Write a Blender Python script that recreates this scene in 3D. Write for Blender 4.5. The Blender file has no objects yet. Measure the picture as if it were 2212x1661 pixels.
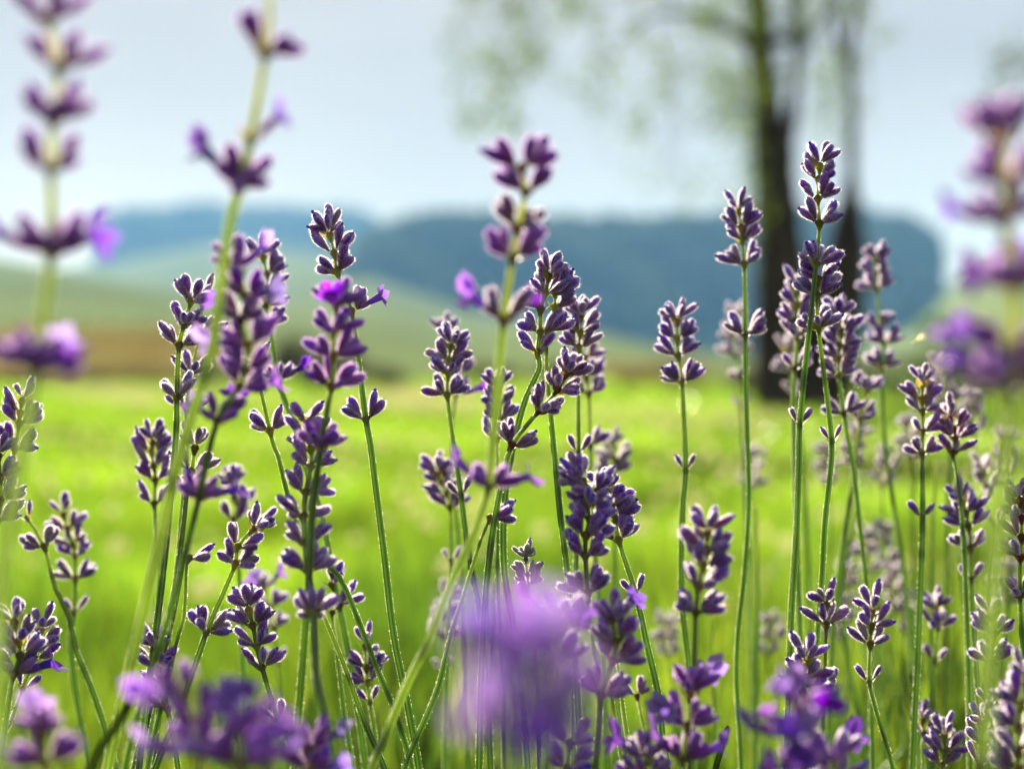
import bpy, math, random
import numpy as np
from mathutils import Vector, Matrix, Quaternion

# ------------------------------------------------------------------ camera, sky, sun
sc = bpy.context.scene
COL = sc.collection
W, H = 2212.0, 1661.0            # measuring frame in which the photograph was read
FPX = W * 50.0 / 36.0
CAM_H, FOCUS = 0.50, 0.50
HORIZON = 793.0
PITCH = math.atan((H / 2 - HORIZON) / FPX)

cam_d = bpy.data.cameras.new('camera')
cam_d.lens = 50; cam_d.sensor_width = 36
cam_d.clip_start = 0.01; cam_d.clip_end = 9000
cam_d.dof.use_dof = True
cam_d.dof.focus_distance = FOCUS
cam_d.dof.aperture_fstop = 5.2
cam_d.dof.aperture_blades = 0
cam = bpy.data.objects.new('camera', cam_d); COL.objects.link(cam)
cam.location = (0, 0, CAM_H)
cam.rotation_euler = (math.pi / 2 - PITCH, 0, 0)
sc.camera = cam

SUN_AZ, SUN_EL = math.radians(15), math.radians(21)     # azimuth measured from straight ahead towards the left
SUN = Vector((-math.sin(SUN_AZ) * math.cos(SUN_EL), math.cos(SUN_AZ) * math.cos(SUN_EL), math.sin(SUN_EL)))
world = bpy.data.worlds.new('World'); sc.world = world; world.use_nodes = True
nt = world.node_tree; nt.nodes.clear()
sky = nt.nodes.new('ShaderNodeTexSky'); sky.sky_type = 'NISHITA'; sky.sun_disc = False
sky.sun_elevation = SUN_EL; sky.sun_rotation = -SUN_AZ
sky.altitude = 1200; sky.air_density = 0.55; sky.dust_density = 0.15; sky.ozone_density = 1.5
hs = nt.nodes.new('ShaderNodeHueSaturation'); hs.inputs['Saturation'].default_value = 0.36
bg = nt.nodes.new('ShaderNodeBackground'); bg.inputs['Strength'].default_value = 0.05
wo = nt.nodes.new('ShaderNodeOutputWorld')
veil = nt.nodes.new('ShaderNodeMix'); veil.data_type = 'RGBA'        # thin high cloud that evens the sky out
veil.inputs['Factor'].default_value = 0.8
veil.inputs['B'].default_value = (2.72, 2.7, 2.62, 1)
nt.links.new(sky.outputs[0], hs.inputs['Color']); nt.links.new(hs.outputs[0], veil.inputs['A'])
cl_c = nt.nodes.new('ShaderNodeTexCoord'); cl_m = nt.nodes.new('ShaderNodeMapping'); cl_m.inputs['Scale'].default_value = (1.0, 1.0, 2.6)
cl_n = nt.nodes.new('ShaderNodeTexNoise'); cl_n.inputs['Scale'].default_value = 2.6; cl_n.inputs['Detail'].default_value = 4
cl_r = nt.nodes.new('ShaderNodeMapRange'); cl_r.inputs['From Min'].default_value = 0.3; cl_r.inputs['From Max'].default_value = 0.7
cl_r.inputs['To Min'].default_value = 0.90; cl_r.inputs['To Max'].default_value = 1.16
cl_v = nt.nodes.new('ShaderNodeVectorMath'); cl_v.operation = 'SCALE'
nt.links.new(cl_c.outputs['Generated'], cl_m.inputs['Vector']); nt.links.new(cl_m.outputs[0], cl_n.inputs['Vector'])
nt.links.new(cl_n.outputs['Fac'], cl_r.inputs['Value']); nt.links.new(cl_r.outputs[0], cl_v.inputs['Scale'])
nt.links.new(veil.outputs['Result'], cl_v.inputs[0]); nt.links.new(cl_v.outputs[0], bg.inputs['Color'])
nt.links.new(bg.outputs[0], wo.inputs['Surface'])
sun_d = bpy.data.lights.new('sun', 'SUN'); sun_d.energy = 5.0; sun_d.angle = math.radians(0.53); sun_d.color = (1.0, 0.93, 0.80)
sun_o = bpy.data.objects.new('sun', sun_d); COL.objects.link(sun_o)
sun_o.rotation_euler = SUN.to_track_quat('Z', 'Y').to_euler()
vs = sc.view_settings
vs.view_transform = 'Standard'; vs.look = 'None'; vs.exposure = 1.78; vs.gamma = 1.0; vs.use_curve_mapping = False
sc.render.engine = 'CYCLES'
cy = sc.cycles
cy.use_denoising = True
cy.max_bounces = 8; cy.diffuse_bounces = 3; cy.transmission_bounces = 6; cy.volume_bounces = 1
cy.sample_clamp_indirect = 6.0; cy.caustics_reflective = False; cy.caustics_refractive = False

# ------------------------------------------------------------------ helpers
F_ = Vector((0, math.cos(PITCH), -math.sin(PITCH))); U_ = Vector((0, math.sin(PITCH), math.cos(PITCH))); R_ = Vector((1, 0, 0))
CAM = Vector((0, 0, CAM_H))
def at(u, v, d):
    """a point of the place: reading (u, v) of the photograph at d metres ahead"""
    u, v, d = float(u), float(v), float(d)
    return CAM + d * (F_ + (u - W / 2) / FPX * R_ + (H / 2 - v) / FPX * U_)
rng = random.Random(7)
nrg = np.random.default_rng(11)

def link(o, parent=None):
    COL.objects.link(o)
    if parent is not None: o.parent = parent
    return o
def tag(o, label=None, cat=None, group=None, kind=None):
    if label: o['label'] = label
    if cat: o['category'] = cat
    if group: o['group'] = group
    if kind: o['kind'] = kind
    return o
def empty(name, loc):
    o = bpy.data.objects.new(name, None); o.location = loc; o.empty_display_size = 0.01
    return link(o)
def mesh_from(name, verts, faces, mats=(), col=None, smooth=True, midx=None):
    me = bpy.data.meshes.new(name)
    me.from_pydata([tuple(v) for v in verts], [], faces)
    for m in mats: me.materials.append(m)
    if col is not None:
        a = me.color_attributes.new('Col', 'FLOAT_COLOR', 'POINT')
        arr = np.ones((len(verts), 4), np.float32); arr[:, :3] = np.asarray(col, np.float32)
        a.data.foreach_set('color', arr.ravel())
    if midx is not None: me.polygons.foreach_set('material_index', np.asarray(midx, np.int32))
    if smooth: me.polygons.foreach_set('use_smooth', np.ones(len(faces), bool))
    me.update()
    return me
def np_mesh(name, verts, tris, mats, col=None, smooth=False):
    """a big triangle mesh from arrays"""
    me = bpy.data.meshes.new(name)
    nv, nf = len(verts), len(tris)
    me.vertices.add(nv); me.vertices.foreach_set('co', np.ascontiguousarray(verts, np.float32).ravel())
    me.loops.add(nf * 3); me.loops.foreach_set('vertex_index', np.ascontiguousarray(tris, np.int32).ravel())
    me.polygons.add(nf); me.polygons.foreach_set('loop_start', np.arange(0, nf * 3, 3, dtype=np.int32))
    try: me.polygons.foreach_set('loop_total', np.full(nf, 3, np.int32))
    except Exception: pass
    for m in mats: me.materials.append(m)
    if col is not None:
        a = me.color_attributes.new('Col', 'FLOAT_COLOR', 'POINT')
        arr = np.ones((nv, 4), np.float32); arr[:, :3] = col
        a.data.foreach_set('color', arr.ravel())
    me.polygons.foreach_set('use_smooth', np.full(nf, smooth, bool))
    me.update(calc_edges=True); me.validate()
    return me

# ------------------------------------------------------------------ materials
def mat(name):
    m = bpy.data.materials.new(name); m.use_nodes = True
    return m, m.node_tree, m.node_tree.nodes, m.node_tree.nodes['Principled BSDF'], m.node_tree.nodes['Material Output']
def attr_col(t, n='Col'):
    a = t.nodes.new('ShaderNodeAttribute'); a.attribute_name = n
    return a.outputs['Color']
def hsv_random(t, src, dh=0.03, ds=0.2, dv=0.35):
    """vary a colour from object to object"""
    oi = t.nodes.new('ShaderNodeObjectInfo'); h = t.nodes.new('ShaderNodeHueSaturation')
    def rmap(lo, hi, mul):
        w = t.nodes.new('ShaderNodeMath'); w.operation = 'MULTIPLY'; w.inputs[1].default_value = mul
        fr = t.nodes.new('ShaderNodeMath'); fr.operation = 'FRACT'
        mr = t.nodes.new('ShaderNodeMapRange'); mr.inputs['To Min'].default_value = lo; mr.inputs['To Max'].default_value = hi
        t.links.new(oi.outputs['Random'], w.inputs[0]); t.links.new(w.outputs[0], fr.inputs[0]); t.links.new(fr.outputs[0], mr.inputs['Value'])
        return mr.outputs[0]
    t.links.new(rmap(0.5 - dh, 0.5 + dh, 1.0), h.inputs['Hue'])
    t.links.new(rmap(1 - ds, 1 + ds, 7.31), h.inputs['Saturation'])
    t.links.new(rmap(1 - dv, 1 + dv, 13.7), h.inputs['Value'])
    t.links.new(src, h.inputs['Color'])
    return h.outputs['Color']
def noise_mul(t, src, scale, lo, hi, coord='Object', detail=3):
    tc = t.nodes.new('ShaderNodeTexCoord'); nz = t.nodes.new('ShaderNodeTexNoise')
    nz.inputs['Scale'].default_value = scale; nz.inputs['Detail'].default_value = detail
    t.links.new(tc.outputs[coord], nz.inputs['Vector'])
    mr = t.nodes.new('ShaderNodeMapRange'); mr.inputs['From Min'].default_value = 0.3; mr.inputs['From Max'].default_value = 0.7
    mr.inputs['To Min'].default_value = lo; mr.inputs['To Max'].default_value = hi
    t.links.new(nz.outputs['Fac'], mr.inputs['Value'])
    mx = t.nodes.new('ShaderNodeVectorMath'); mx.operation = 'SCALE'
    t.links.new(src, mx.inputs[0]); t.links.new(mr.outputs[0], mx.inputs['Scale'])
    return mx.outputs[0]
def const(t, rgb):
    c = t.nodes.new('ShaderNodeRGB'); c.outputs[0].default_value = (*rgb, 1); return c.outputs[0]

def make_bud_mat(name):
    m, t, N, p, out = mat(name)
    c = hsv_random(t, attr_col(t), 0.025, 0.15, 0.3)
    t.links.new(c, p.inputs['Base Color'])
    p.inputs['Roughness'].default_value = 0.55
    p.inputs['Sheen Weight'].default_value = 0.2; p.inputs['Sheen Roughness'].default_value = 0.35
    p.inputs['Sheen Tint'].default_value = (0.9, 0.8, 1.0, 1)
    tr = N.new('ShaderNodeBsdfTranslucent'); mx = N.new('ShaderNodeMixShader'); mx.inputs[0].default_value = 0.25
    g = N.new('ShaderNodeVectorMath'); g.operation = 'SCALE'; g.inputs['Scale'].default_value = 1.6
    t.links.new(c, g.inputs[0]); t.links.new(g.outputs[0], tr.inputs['Color'])
    t.links.new(p.outputs[0], mx.inputs[1]); t.links.new(tr.outputs[0], mx.inputs[2]); t.links.new(mx.outputs[0], out.inputs['Surface'])
    return m
def make_leafy(name, rgb, trans, trans_rgb, rough=0.5, trans_only=None, random_obj=False, use_attr=False, noise=None):
    m, t, N, p, out = mat(name)
    c = attr_col(t) if use_attr else const(t, rgb)
    if random_obj: c = hsv_random(t, c)
    if noise: c = noise_mul(t, c, *noise)
    t.links.new(c, p.inputs['Base Color']); p.inputs['Roughness'].default_value = rough
    tr = N.new('ShaderNodeBsdfTranslucent'); mx = N.new('ShaderNodeMixShader'); mx.inputs[0].default_value = trans
    mu = N.new('ShaderNodeVectorMath'); mu.operation = 'MULTIPLY'; mu.inputs[1].default_value = trans_rgb
    t.links.new(c, mu.inputs[0])
    if trans_only: tr.inputs['Color'].default_value = (*trans_only, 1)
    else: t.links.new(mu.outputs[0], tr.inputs['Color'])
    t.links.new(p.outputs[0], mx.inputs[1]); t.links.new(tr.outputs[0], mx.inputs[2]); t.links.new(mx.outputs[0], out.inputs['Surface'])
    return m, p
M_BUD = make_bud_mat('bud')
M_HAIR, p = make_leafy('hair', (0.22, 0.06, 0.40), 0.74, (1, 1, 1), 0.5, trans_only=(0.97, 0.90, 0.99))
M_HAIRV, p = make_leafy('hair_violet', (0.34, 0.10, 0.48), 0.72, (1, 1, 1), 0.5, trans_only=(0.80, 0.55, 0.92))
M_STEM, p = make_leafy('stem', None, 0.58, (1.45, 1.6, 0.6), 0.5, use_attr=True, noise=(60, 0.85, 1.15))
p.inputs['Sheen Weight'].default_value = 0.5; p.inputs['Sheen Roughness'].default_value = 0.3; p.inputs['Sheen Tint'].default_value = (0.9, 1, 0.75, 1)
M_STEMHAIR, p = make_leafy('stem_hair', (0.2, 0.26, 0.1), 0.72, (1, 1, 1), 0.5, trans_only=(0.88, 0.92, 0.66))
M_CALYX, p = make_leafy('whorl', None, 0.55, (1.6, 1.5, 0.8), 0.5, use_attr=True, random_obj=True)
p.inputs['Sheen Weight'].default_value = 0.3
M_PETAL, p = make_leafy('petal', None, 0.55, (0.95, 0.9, 1.15), 0.8, use_attr=True, random_obj=True)
M_GRASS, p = make_leafy('lawn_blade', None, 0.65, (1.35, 1.35, 0.6), 0.22, use_attr=True)
M_TALL, p = make_leafy('tall_blade', None, 0.5, (1.2, 1.2, 0.6), 0.4, use_attr=True)
M_LEAF, p = make_leafy('tree_leaf', None, 0.45, (1.3, 1.3, 0.6), 0.8, use_attr=True)
M_CLOVER, p = make_leafy('clover_head', (0.85, 0.82, 0.60), 0.7, (1, 1, 0.9), 0.6)
def make_rough(name, rgb, noise=None, rough=0.85, coord='Object', bump=None):
    m, t, N, p, out = mat(name)
    c = const(t, rgb)
    if noise: c = noise_mul(t, c, *noise, coord=coord)
    t.links.new(c, p.inputs['Base Color']); p.inputs['Roughness'].default_value = rough
    p.inputs['Specular IOR Level'].default_value = 0.0
    if bump:
        tc = N.new('ShaderNodeTexCoord'); nz = N.new('ShaderNodeTexNoise'); nz.inputs['Scale'].default_value = bump[0]; nz.inputs['Detail'].default_value = 6
        bp = N.new('ShaderNodeBump'); bp.inputs['Strength'].default_value = bump[1]; bp.inputs['Distance'].default_value = bump[2]
        t.links.new(tc.outputs[coord], nz.inputs['Vector']); t.links.new(nz.outputs['Fac'], bp.inputs['Height']); t.links.new(bp.outputs[0], p.inputs['Normal'])
    return m
M_SOIL = make_rough('lawn_ground', (0.045, 0.075, 0.016), (3.0, 0.6, 1.4))
M_FIELD = make_rough('far_field', (0.15, 0.20, 0.08), (0.02, 0.75, 1.3))
M_WOOD, p = make_leafy('forest_canopy', None, 0.12, (1.2, 1.2, 0.7), 0.95, use_attr=True); p.inputs['Specular IOR Level'].default_value = 0.0
M_BARK = make_rough('bark', (0.058, 0.044, 0.028), (6.0, 0.5, 1.5), bump=(14, 0.8, 0.03))
M_MOSS = make_rough('moss', (0.09, 0.13, 0.02), (8.0, 0.6, 1.3))
M_FENCE, p = make_leafy('dry_reed_board', (0.44, 0.38, 0.22), 0.6, (1.1, 1.1, 0.95), 0.8, noise=(3.0, 0.7, 1.25))
M_SHRUBSTEM = make_rough('shrub_stem', (0.05, 0.04, 0.03))

# ------------------------------------------------------------------ ground, terrain, far hills
def height(t, y):
    """ground height: a level lawn, then a valley side that climbs on both sides"""
    r = np.clip((y - 48) / 1000.0, 0, 1.6)
    left = np.interp(t, [-0.7, -0.35, -0.2, -0.1, -0.03, 0.1, 0.28, 0.33, 0.5, 0.8], [86, 84, 80, 68, 34, 20, 26, 74, 82, 84])
    return left * r ** 1.15
def lawn_ground():
    ys = [-6, -2, 0, 1, 2, 3, 4, 6, 8, 11, 15, 20, 26, 34, 48]
    vs_, fs = [], []
    n = 60
    for y in ys:
        for i in range(n + 1):
            vs_.append(((i / n - 0.5) * 140, y, 0.0))
    for r in range(len(ys) - 1):
        for i in range(n):
            a = r * (n + 1) + i; fs.append((a, a + 1, a + n + 2, a + n + 1))
    o = link(bpy.data.objects.new('lawn_ground', mesh_from('lawn_ground', vs_, fs, [M_SOIL])))
    tag(o, kind='structure')
lawn_ground()
def terrain():
    ts = np.linspace(-0.8, 0.8, 81)
    ys = np.array([48, 55, 65, 80, 100, 130, 170, 220, 280, 350, 430, 520, 620, 720, 820, 920, 1010, 1100, 1250, 1500, 1900, 2600.])
    vs_, fs = [], []
    for y in ys:
        wdt = max(y, 100)
        for t in ts:
            z = float(height(t, np.array(y)))
            if y > 1100: z = float(height(t, np.array(1100.0))) - (y - 1100) * 0.02
            z += 0.012 * y * math.sin(t * 17 + y * 0.004) * min(1, (y - 48) / 300)
            vs_.append((t * wdt, y, z - 0.02))
    n = len(ts)
    for r in range(len(ys) - 1):
        for i in range(n - 1):
            a = r * n + i; fs.append((a, a + 1, a + n + 1, a + n))
    tag(link(bpy.data.objects.new('hillside_field', mesh_from('hillside_field', vs_, fs, [M_FIELD]))), kind='structure')
terrain()
_ico_v = None
def ico():
    import bmesh
    bm = bmesh.new(); bmesh.ops.create_icosphere(bm, subdivisions=2, radius=1.0)
    v = np.array([x.co[:] for x in bm.verts], np.float32); f = np.array([[q.index for q in x.verts] for x in bm.faces], np.int32); bm.free()
    return v, f
IV, IF = ico()
def forest(name, label, tops, bases, d0, d1, n, size, seed):
    g = np.random.default_rng(seed)
    u0, u1 = tops[0][0], tops[-1][0]
    V, T, CC = [], [], []
    k = 0
    for i in range(n):
        u = g.uniform(u0, u1); w = g.uniform(0, 1) ** 0.8
        if i % 3 == 0: w = g.uniform(0.93, 1.0)
        vt = np.interp(u, *zip(*tops)); vb = np.interp(u, *zip(*bases))
        y = d0 + (d1 - d0) * w
        p = at(u, vb + w * (vt - vb), y)
        s = size * g.uniform(0.7, 1.35)
        vv = IV * np.array([s, s, s * g.uniform(0.9, 1.4)]) * (1 + 0.22 * g.standard_normal((len(IV), 1)))
        vv = vv + np.array([p.x, p.y, p.z - s * 0.9])
        V.append(vv); T.append(IF + k); k += len(IV)
        leafy_sunlit = 0.5 + 0.5 * math.sin(u * 0.021 + 3.1 * math.sin(w * 4.0 + seed)) * math.sin(u * 0.0083 + w * 5.0)   # broadleaf stands among dark conifers
        leafy_sunlit = max(0.0, leafy_sunlit - 0.25) + 0.55 * max(0, w - 0.72) / 0.28  # crest crowns also lightened in colour, as sunlit tops
        cc = np.array((0.012, 0.034, 0.020)) * (1 - leafy_sunlit) + np.array((0.13, 0.18, 0.06)) * leafy_sunlit
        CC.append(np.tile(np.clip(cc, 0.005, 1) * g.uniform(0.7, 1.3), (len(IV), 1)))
    # the hill that carries the trees
    us = np.linspace(u0, u1, 60)
    hv = []
    for w in (0, 0.5, 1.0, 1.35):
        for u in us:
            vt = np.interp(u, *zip(*tops)); vb = np.interp(u, *zip(*bases))
            ww = min(w, 1.0)
            p = at(u, vb + ww * (vt - vb), d0 + (d1 - d0) * w)
            hv.append((p.x, p.y + size * 0.8, p.z - size * 1.2))
    hv = np.array(hv, np.float32); tri = []
    for r in range(3):
        for i in range(59):
            a = r * 60 + i; tri += [(a, a + 1, a + 61), (a, a + 61, a + 60)]
    V.append(hv); T.append(np.array(tri, np.int32) + k); CC.append(np.tile((0.012, 0.034, 0.02), (len(hv), 1)))
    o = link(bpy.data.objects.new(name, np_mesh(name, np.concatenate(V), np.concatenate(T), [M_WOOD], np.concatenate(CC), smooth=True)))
    tag(o, label, 'forest', kind='stuff')
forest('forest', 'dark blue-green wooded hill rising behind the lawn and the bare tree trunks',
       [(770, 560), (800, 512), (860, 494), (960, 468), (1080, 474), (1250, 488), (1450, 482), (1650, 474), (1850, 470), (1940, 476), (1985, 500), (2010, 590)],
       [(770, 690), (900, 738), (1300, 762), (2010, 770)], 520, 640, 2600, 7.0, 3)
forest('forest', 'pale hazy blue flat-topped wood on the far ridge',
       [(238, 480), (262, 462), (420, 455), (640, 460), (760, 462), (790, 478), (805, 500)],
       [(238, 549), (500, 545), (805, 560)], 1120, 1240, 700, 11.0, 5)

# ------------------------------------------------------------------ foliage builders
def leaf_cloud(pts, size, cols, g, aspect=0.6, droop=0.0, tri=False):
    """arrays for a spray of small pointed leaves, one at every point"""
    n = len(pts)
    d = g.standard_normal((n, 3)); d[:, 2] -= droop; d /= np.linalg.norm(d, axis=1)[:, None]
    s = np.cross(d, g.standard_normal((n, 3))); s /= np.linalg.norm(s, axis=1)[:, None]
    L = (size * g.uniform(0.65, 1.3, n))[:, None]
    a = pts; b = pts + d * L * 0.45 + s * L * aspect * 0.5; c = pts + d * L; e = pts + d * L * 0.45 - s * L * aspect * 0.5
    V = np.stack([a, b, c, e], 1).reshape(-1, 3)
    i = np.arange(n)[:, None] * 4
    T = np.concatenate([i + [0, 1, 2], i + [0, 2, 3]], 0)
    C = np.repeat(cols, 4, axis=0)
    return V, T, C
def green(g, n, base, var=0.35):
    c = np.array(base)[None, :] * g.uniform(1 - var, 1 + var, (n, 1)) * g.uniform(0.88, 1.12, (n, 3))
    return c
def shrub(name, label, cat, centre, rad, n, size, base, seed, group=None):
    g = np.random.default_rng(seed)
    root = empty(name, (centre[0], centre[1], 0)); tag(root, label, cat, group)
    # lumps, then leaves on their shells
    k = 14
    cen = g.uniform(-1, 1, (k, 3)) * np.array([0.75, 0.7, 0.6]); cr = g.uniform(0.25, 0.5, k)
    j = g.integers(0, k, n)
    dirs = g.standard_normal((n, 3)); dirs /= np.linalg.norm(dirs, axis=1)[:, None]
    p = cen[j] + dirs * (cr[j] * g.uniform(0.6, 1.05, n))[:, None]
    p = p * np.array(rad) + np.array([0, 0, rad[2] * 0.9])
    p[:, 2] = np.abs(p[:, 2])
    V, T, C = leaf_cloud(p, size, green(g, n, base), g)
    link(bpy.data.objects.new('foliage', np_mesh('foliage', V, T, [M_LEAF], C)), root)
    vs_, fs = [], []
    for q in range(5):
        a = g.uniform(0, 6.28); tube(vs_, fs, [Vector((0.05 * math.cos(a), 0.05 * math.sin(a), 0)), Vector((rad[0] * .4 * math.cos(a), rad[1] * .4 * math.sin(a), rad[2] * 0.6)), Vector((rad[0] * .6 * math.cos(a), rad[1] * .6 * math.sin(a), rad[2] * 1.2))], [0.03, 0.02, 0.008], 6)
    link(bpy.data.objects.new('stem', mesh_from('stem', vs_, fs, [M_SHRUBSTEM])), root)
    return root
def tube(vs_, fs, pts, rad, n=10, wob=0.0, g=None):
    """append a tapered tube through pts"""
    b0 = len(vs_); m = len(pts)
    ref = Vector((0.31, 0.95, 0.07))
    for i, p in enumerate(pts):
        tg = (pts[min(i + 1, m - 1)] - pts[max(i - 1, 0)]).normalized()
        a = tg.cross(ref).normalized(); b = tg.cross(a).normalized()
        for k in range(n):
            th = 2 * math.pi * k / n
            r = rad[i] * (1 + (wob * (g.uniform(-1, 1) if g is not None else 0)))
            vs_.append(p + a * (r * math.cos(th)) + b * (r * math.sin(th)))
    for i in range(m - 1):
        for k in range(n):
            a = b0 + i * n + k; b = b0 + i * n + (k + 1) % n
            fs.append((a, b, b + n, a + n))
    fs.append(tuple(range(b0 + n - 1, b0 - 1, -1))); fs.append(tuple(range(b0 + (m - 1) * n, b0 + m * n)))
def spline(pts, per):
    """Catmull-Rom through pts, per samples for each span"""
    out = []
    n = len(pts)
    for i in range(n - 1):
        p0 = pts[max(i - 1, 0)]; p1 = pts[i]; p2 = pts[i + 1]; p3 = pts[min(i + 2, n - 1)]
        for k in range(per):
            s = k / per; s2 = s * s; s3 = s2 * s
            out.append(0.5 * ((2 * p1) + (p2 - p0) * s + (2 * p0 - 5 * p1 + 4 * p2 - p3) * s2 + (3 * p1 - p0 - 3 * p2 + p3) * s3))
    out.append(pts[-1].copy())
    return out
def interp_list(vals, per):
    out = []
    for i in range(len(vals) - 1):
        for k in range(per): out.append(vals[i] + (vals[i + 1] - vals[i]) * k / per)
    out.append(vals[-1]); return out

# ------------------------------------------------------------------ the multi-stemmed tree
TREE_D = 15.6
def tree():
    g = np.random.default_rng(21); rr = random.Random(4)
    base = at(1722, 893, TREE_D); base.z = 0
    root = empty('birch_tree', base)
    tag(root, 'dark two-stemmed tree with sparse hanging leaves standing at the far side of the lawn', 'tree')
    def limb(name, pts, widths, matl, n=12):
        P = []
        for p in pts:
            q = at(p[0], p[1], TREE_D + (p[2] if len(p) > 2 else 0)) - base
            P.append(q)
        R = [w * 1.22 / FPX * TREE_D / 2 for w in widths]
        vs_, fs = [], []
        tube(vs_, fs, spline(P, 5), interp_list(R, 5), n, 0.10, g)
        return link(bpy.data.objects.new(name, mesh_from(name, vs_, fs, [matl])), root)
    limb('trunk', [(1708, 905), (1697, 840), (1690, 700), (1684, 560), (1677, 430), (1672, 330), (1655, 240), (1645, 130), (1640, 30), (1632, -120), (1640, -420), (1620, -800), (1630, -1300)],
         [125, 112, 98, 86, 76, 74, 56, 50, 48, 42, 36, 26, 10], M_BARK)
    limb('trunk', [(1750, 905, .1), (1768, 820, .1), (1800, 700, .2), (1824, 580, .3), (1834, 470, .4), (1838, 380, .4), (1840, 240, .5), (1836, 120, .5), (1850, 0, .6), (1880, -250, .7), (1900, -700, .9), (1920, -1100, 1)],
         [115, 112, 98, 78, 52, 22, 18, 16, 16, 15, 12, 6], M_BARK)
    limb('limb', [(1678, 345), (1704, 290), (1718, 200), (1722, 110), (1716, 20), (1740, -150), (1790, -420), (1800, -700)], [36, 26, 20, 20, 18, 18, 14, 6], M_BARK, 8)
    limb('limb', [(1650, 105), (1680, 88), (1712, 78), (1728, 60)], [22, 24, 22, 14], M_BARK, 8)
    limb('limb', [(1640, -60), (1560, -190, -.6), (1420, -300, -1.2), (1250, -330, -1.6), (1120, -240, -1.8)], [26, 20, 15, 10, 5], M_BARK, 8)
    limb('limb', [(1636, -160), (1700, -320, -.8), (1850, -430, -1.5), (2000, -420, -1.8)], [22, 18, 12, 5], M_BARK, 8)
    limb('limb', [(1842, 200, .5), (1815, 110, .4), (1800, 20, .3), (1780, -160, .2), (1740, -300, 0)], [14, 13, 12, 9, 5], M_BARK, 8)
    limb('limb', [(1648, 150), (1590, 70, -.3), (1500, 30, -.7), (1400, 40, -1.0), (1340, 90, -1.2)], [20, 14, 10, 7, 3], M_BARK, 8)
    limb('limb', [(1660, 270), (1612, 235, -.2), (1560, 240, -.5), (1515, 290, -.9)], [16, 11, 8, 3], M_BARK, 8)
    limb('limb', [(1722, 130), (1756, 60, .2), (1790, 30, .3), (1815, -40, .4)], [14, 11, 8, 5], M_BARK, 8)
    limb('moss', [(1662, 640, -.02), (1655, 540, -.05), (1652, 470, -.02)], [10, 22, 8], M_MOSS, 8)
    # hanging leafy twigs: (u, v_top, v_bottom, spread, count, depth offset)
    tw = [(1068, -60, 275, 42, 210, -1.8), (1095, -60, 190, 55, 150, -1.6), (1010, -60, 200, 40, 60, -1.9), (1150, -60, 150, 30, 60, -1.7), (1235, -60, 40, 40, 70, -1.6),
          (1290, 60, 260, 45, 70, -1.5), (1375, -60, 90, 60, 110, -1.3), (1440, -60, 200, 60, 130, -1.2), (1500, -60, 330, 60, 130, -1.1), (1425, 200, 420, 60, 60, -1.2),
          (1560, -60, 300, 50, 170, -.8), (1600, -40, 480, 40, 190, -.5), (1625, 300, 560, 22, 90, -.2), (1750, -60, 330, 45, 170, .2), (1700, -60, 180, 40, 110, -.3), (1790, -60, 260, 45, 140, .3), (1850, 0, 260, 25, 60, .4),
          (1480, 330, 440, 50, 40, -1.1), (2195, 100, 280, 40, 70, -3.0), (2230, 160, 260, 40, 70, -3.0)]
    pts = []
    vs_, fs = [], []
    for (u, v0, v1, sp, n, dz) in tw:
        n = int(n * 1.9)
        kc = 9; cu = g.normal(0, sp, kc); cv = g.uniform(v0, v1, kc); j = g.integers(0, kc, n)
        uu = cu[j] + g.normal(0, 19, n); vv = cv[j] + g.normal(0, 25, n)
        for a, b in zip(uu, vv):
            pts.append(at(u + a, b, TREE_D + dz + g.normal(0, .25)) - base)
        for q in range(2):
            x0 = u + g.normal(0, sp * .4)
            vs_, fs = [], []
            tube(vs_, fs, [at(x0, v0 - 60, TREE_D + dz) - base, at(x0 + g.normal(0, sp * .3), (v0 + v1) / 2, TREE_D + dz) - base, at(x0 + g.normal(0, sp * .6), v1 - 10, TREE_D + dz) - base], [0.006, 0.004, 0.002], 5)
            link(bpy.data.objects.new('twig', mesh_from('twig', vs_, fs, [M_BARK])), root)
    # the crown above
    for i in range(5200):
        th = g.uniform(0, 6.28); rr_ = math.sqrt(g.uniform(0, 1)) * 3.4; z = g.uniform(4.9, 11.5)
        f = math.sin(math.pi * min(1, max(0, (z - 4.2) / 7.6))) ** 0.5
        pts.append(Vector((rr_ * f * math.cos(th) - 0.2, rr_ * f * math.sin(th), z)))
    P = np.array([p[:] for p in pts])
    V, T, C = leaf_cloud(P, 0.066, green(g, len(P), (0.10, 0.16, 0.03)), g, 0.75, 0.8)
    link(bpy.data.objects.new('crown', np_mesh('crown', V, T, [M_LEAF], C)), root)
tree()

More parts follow.
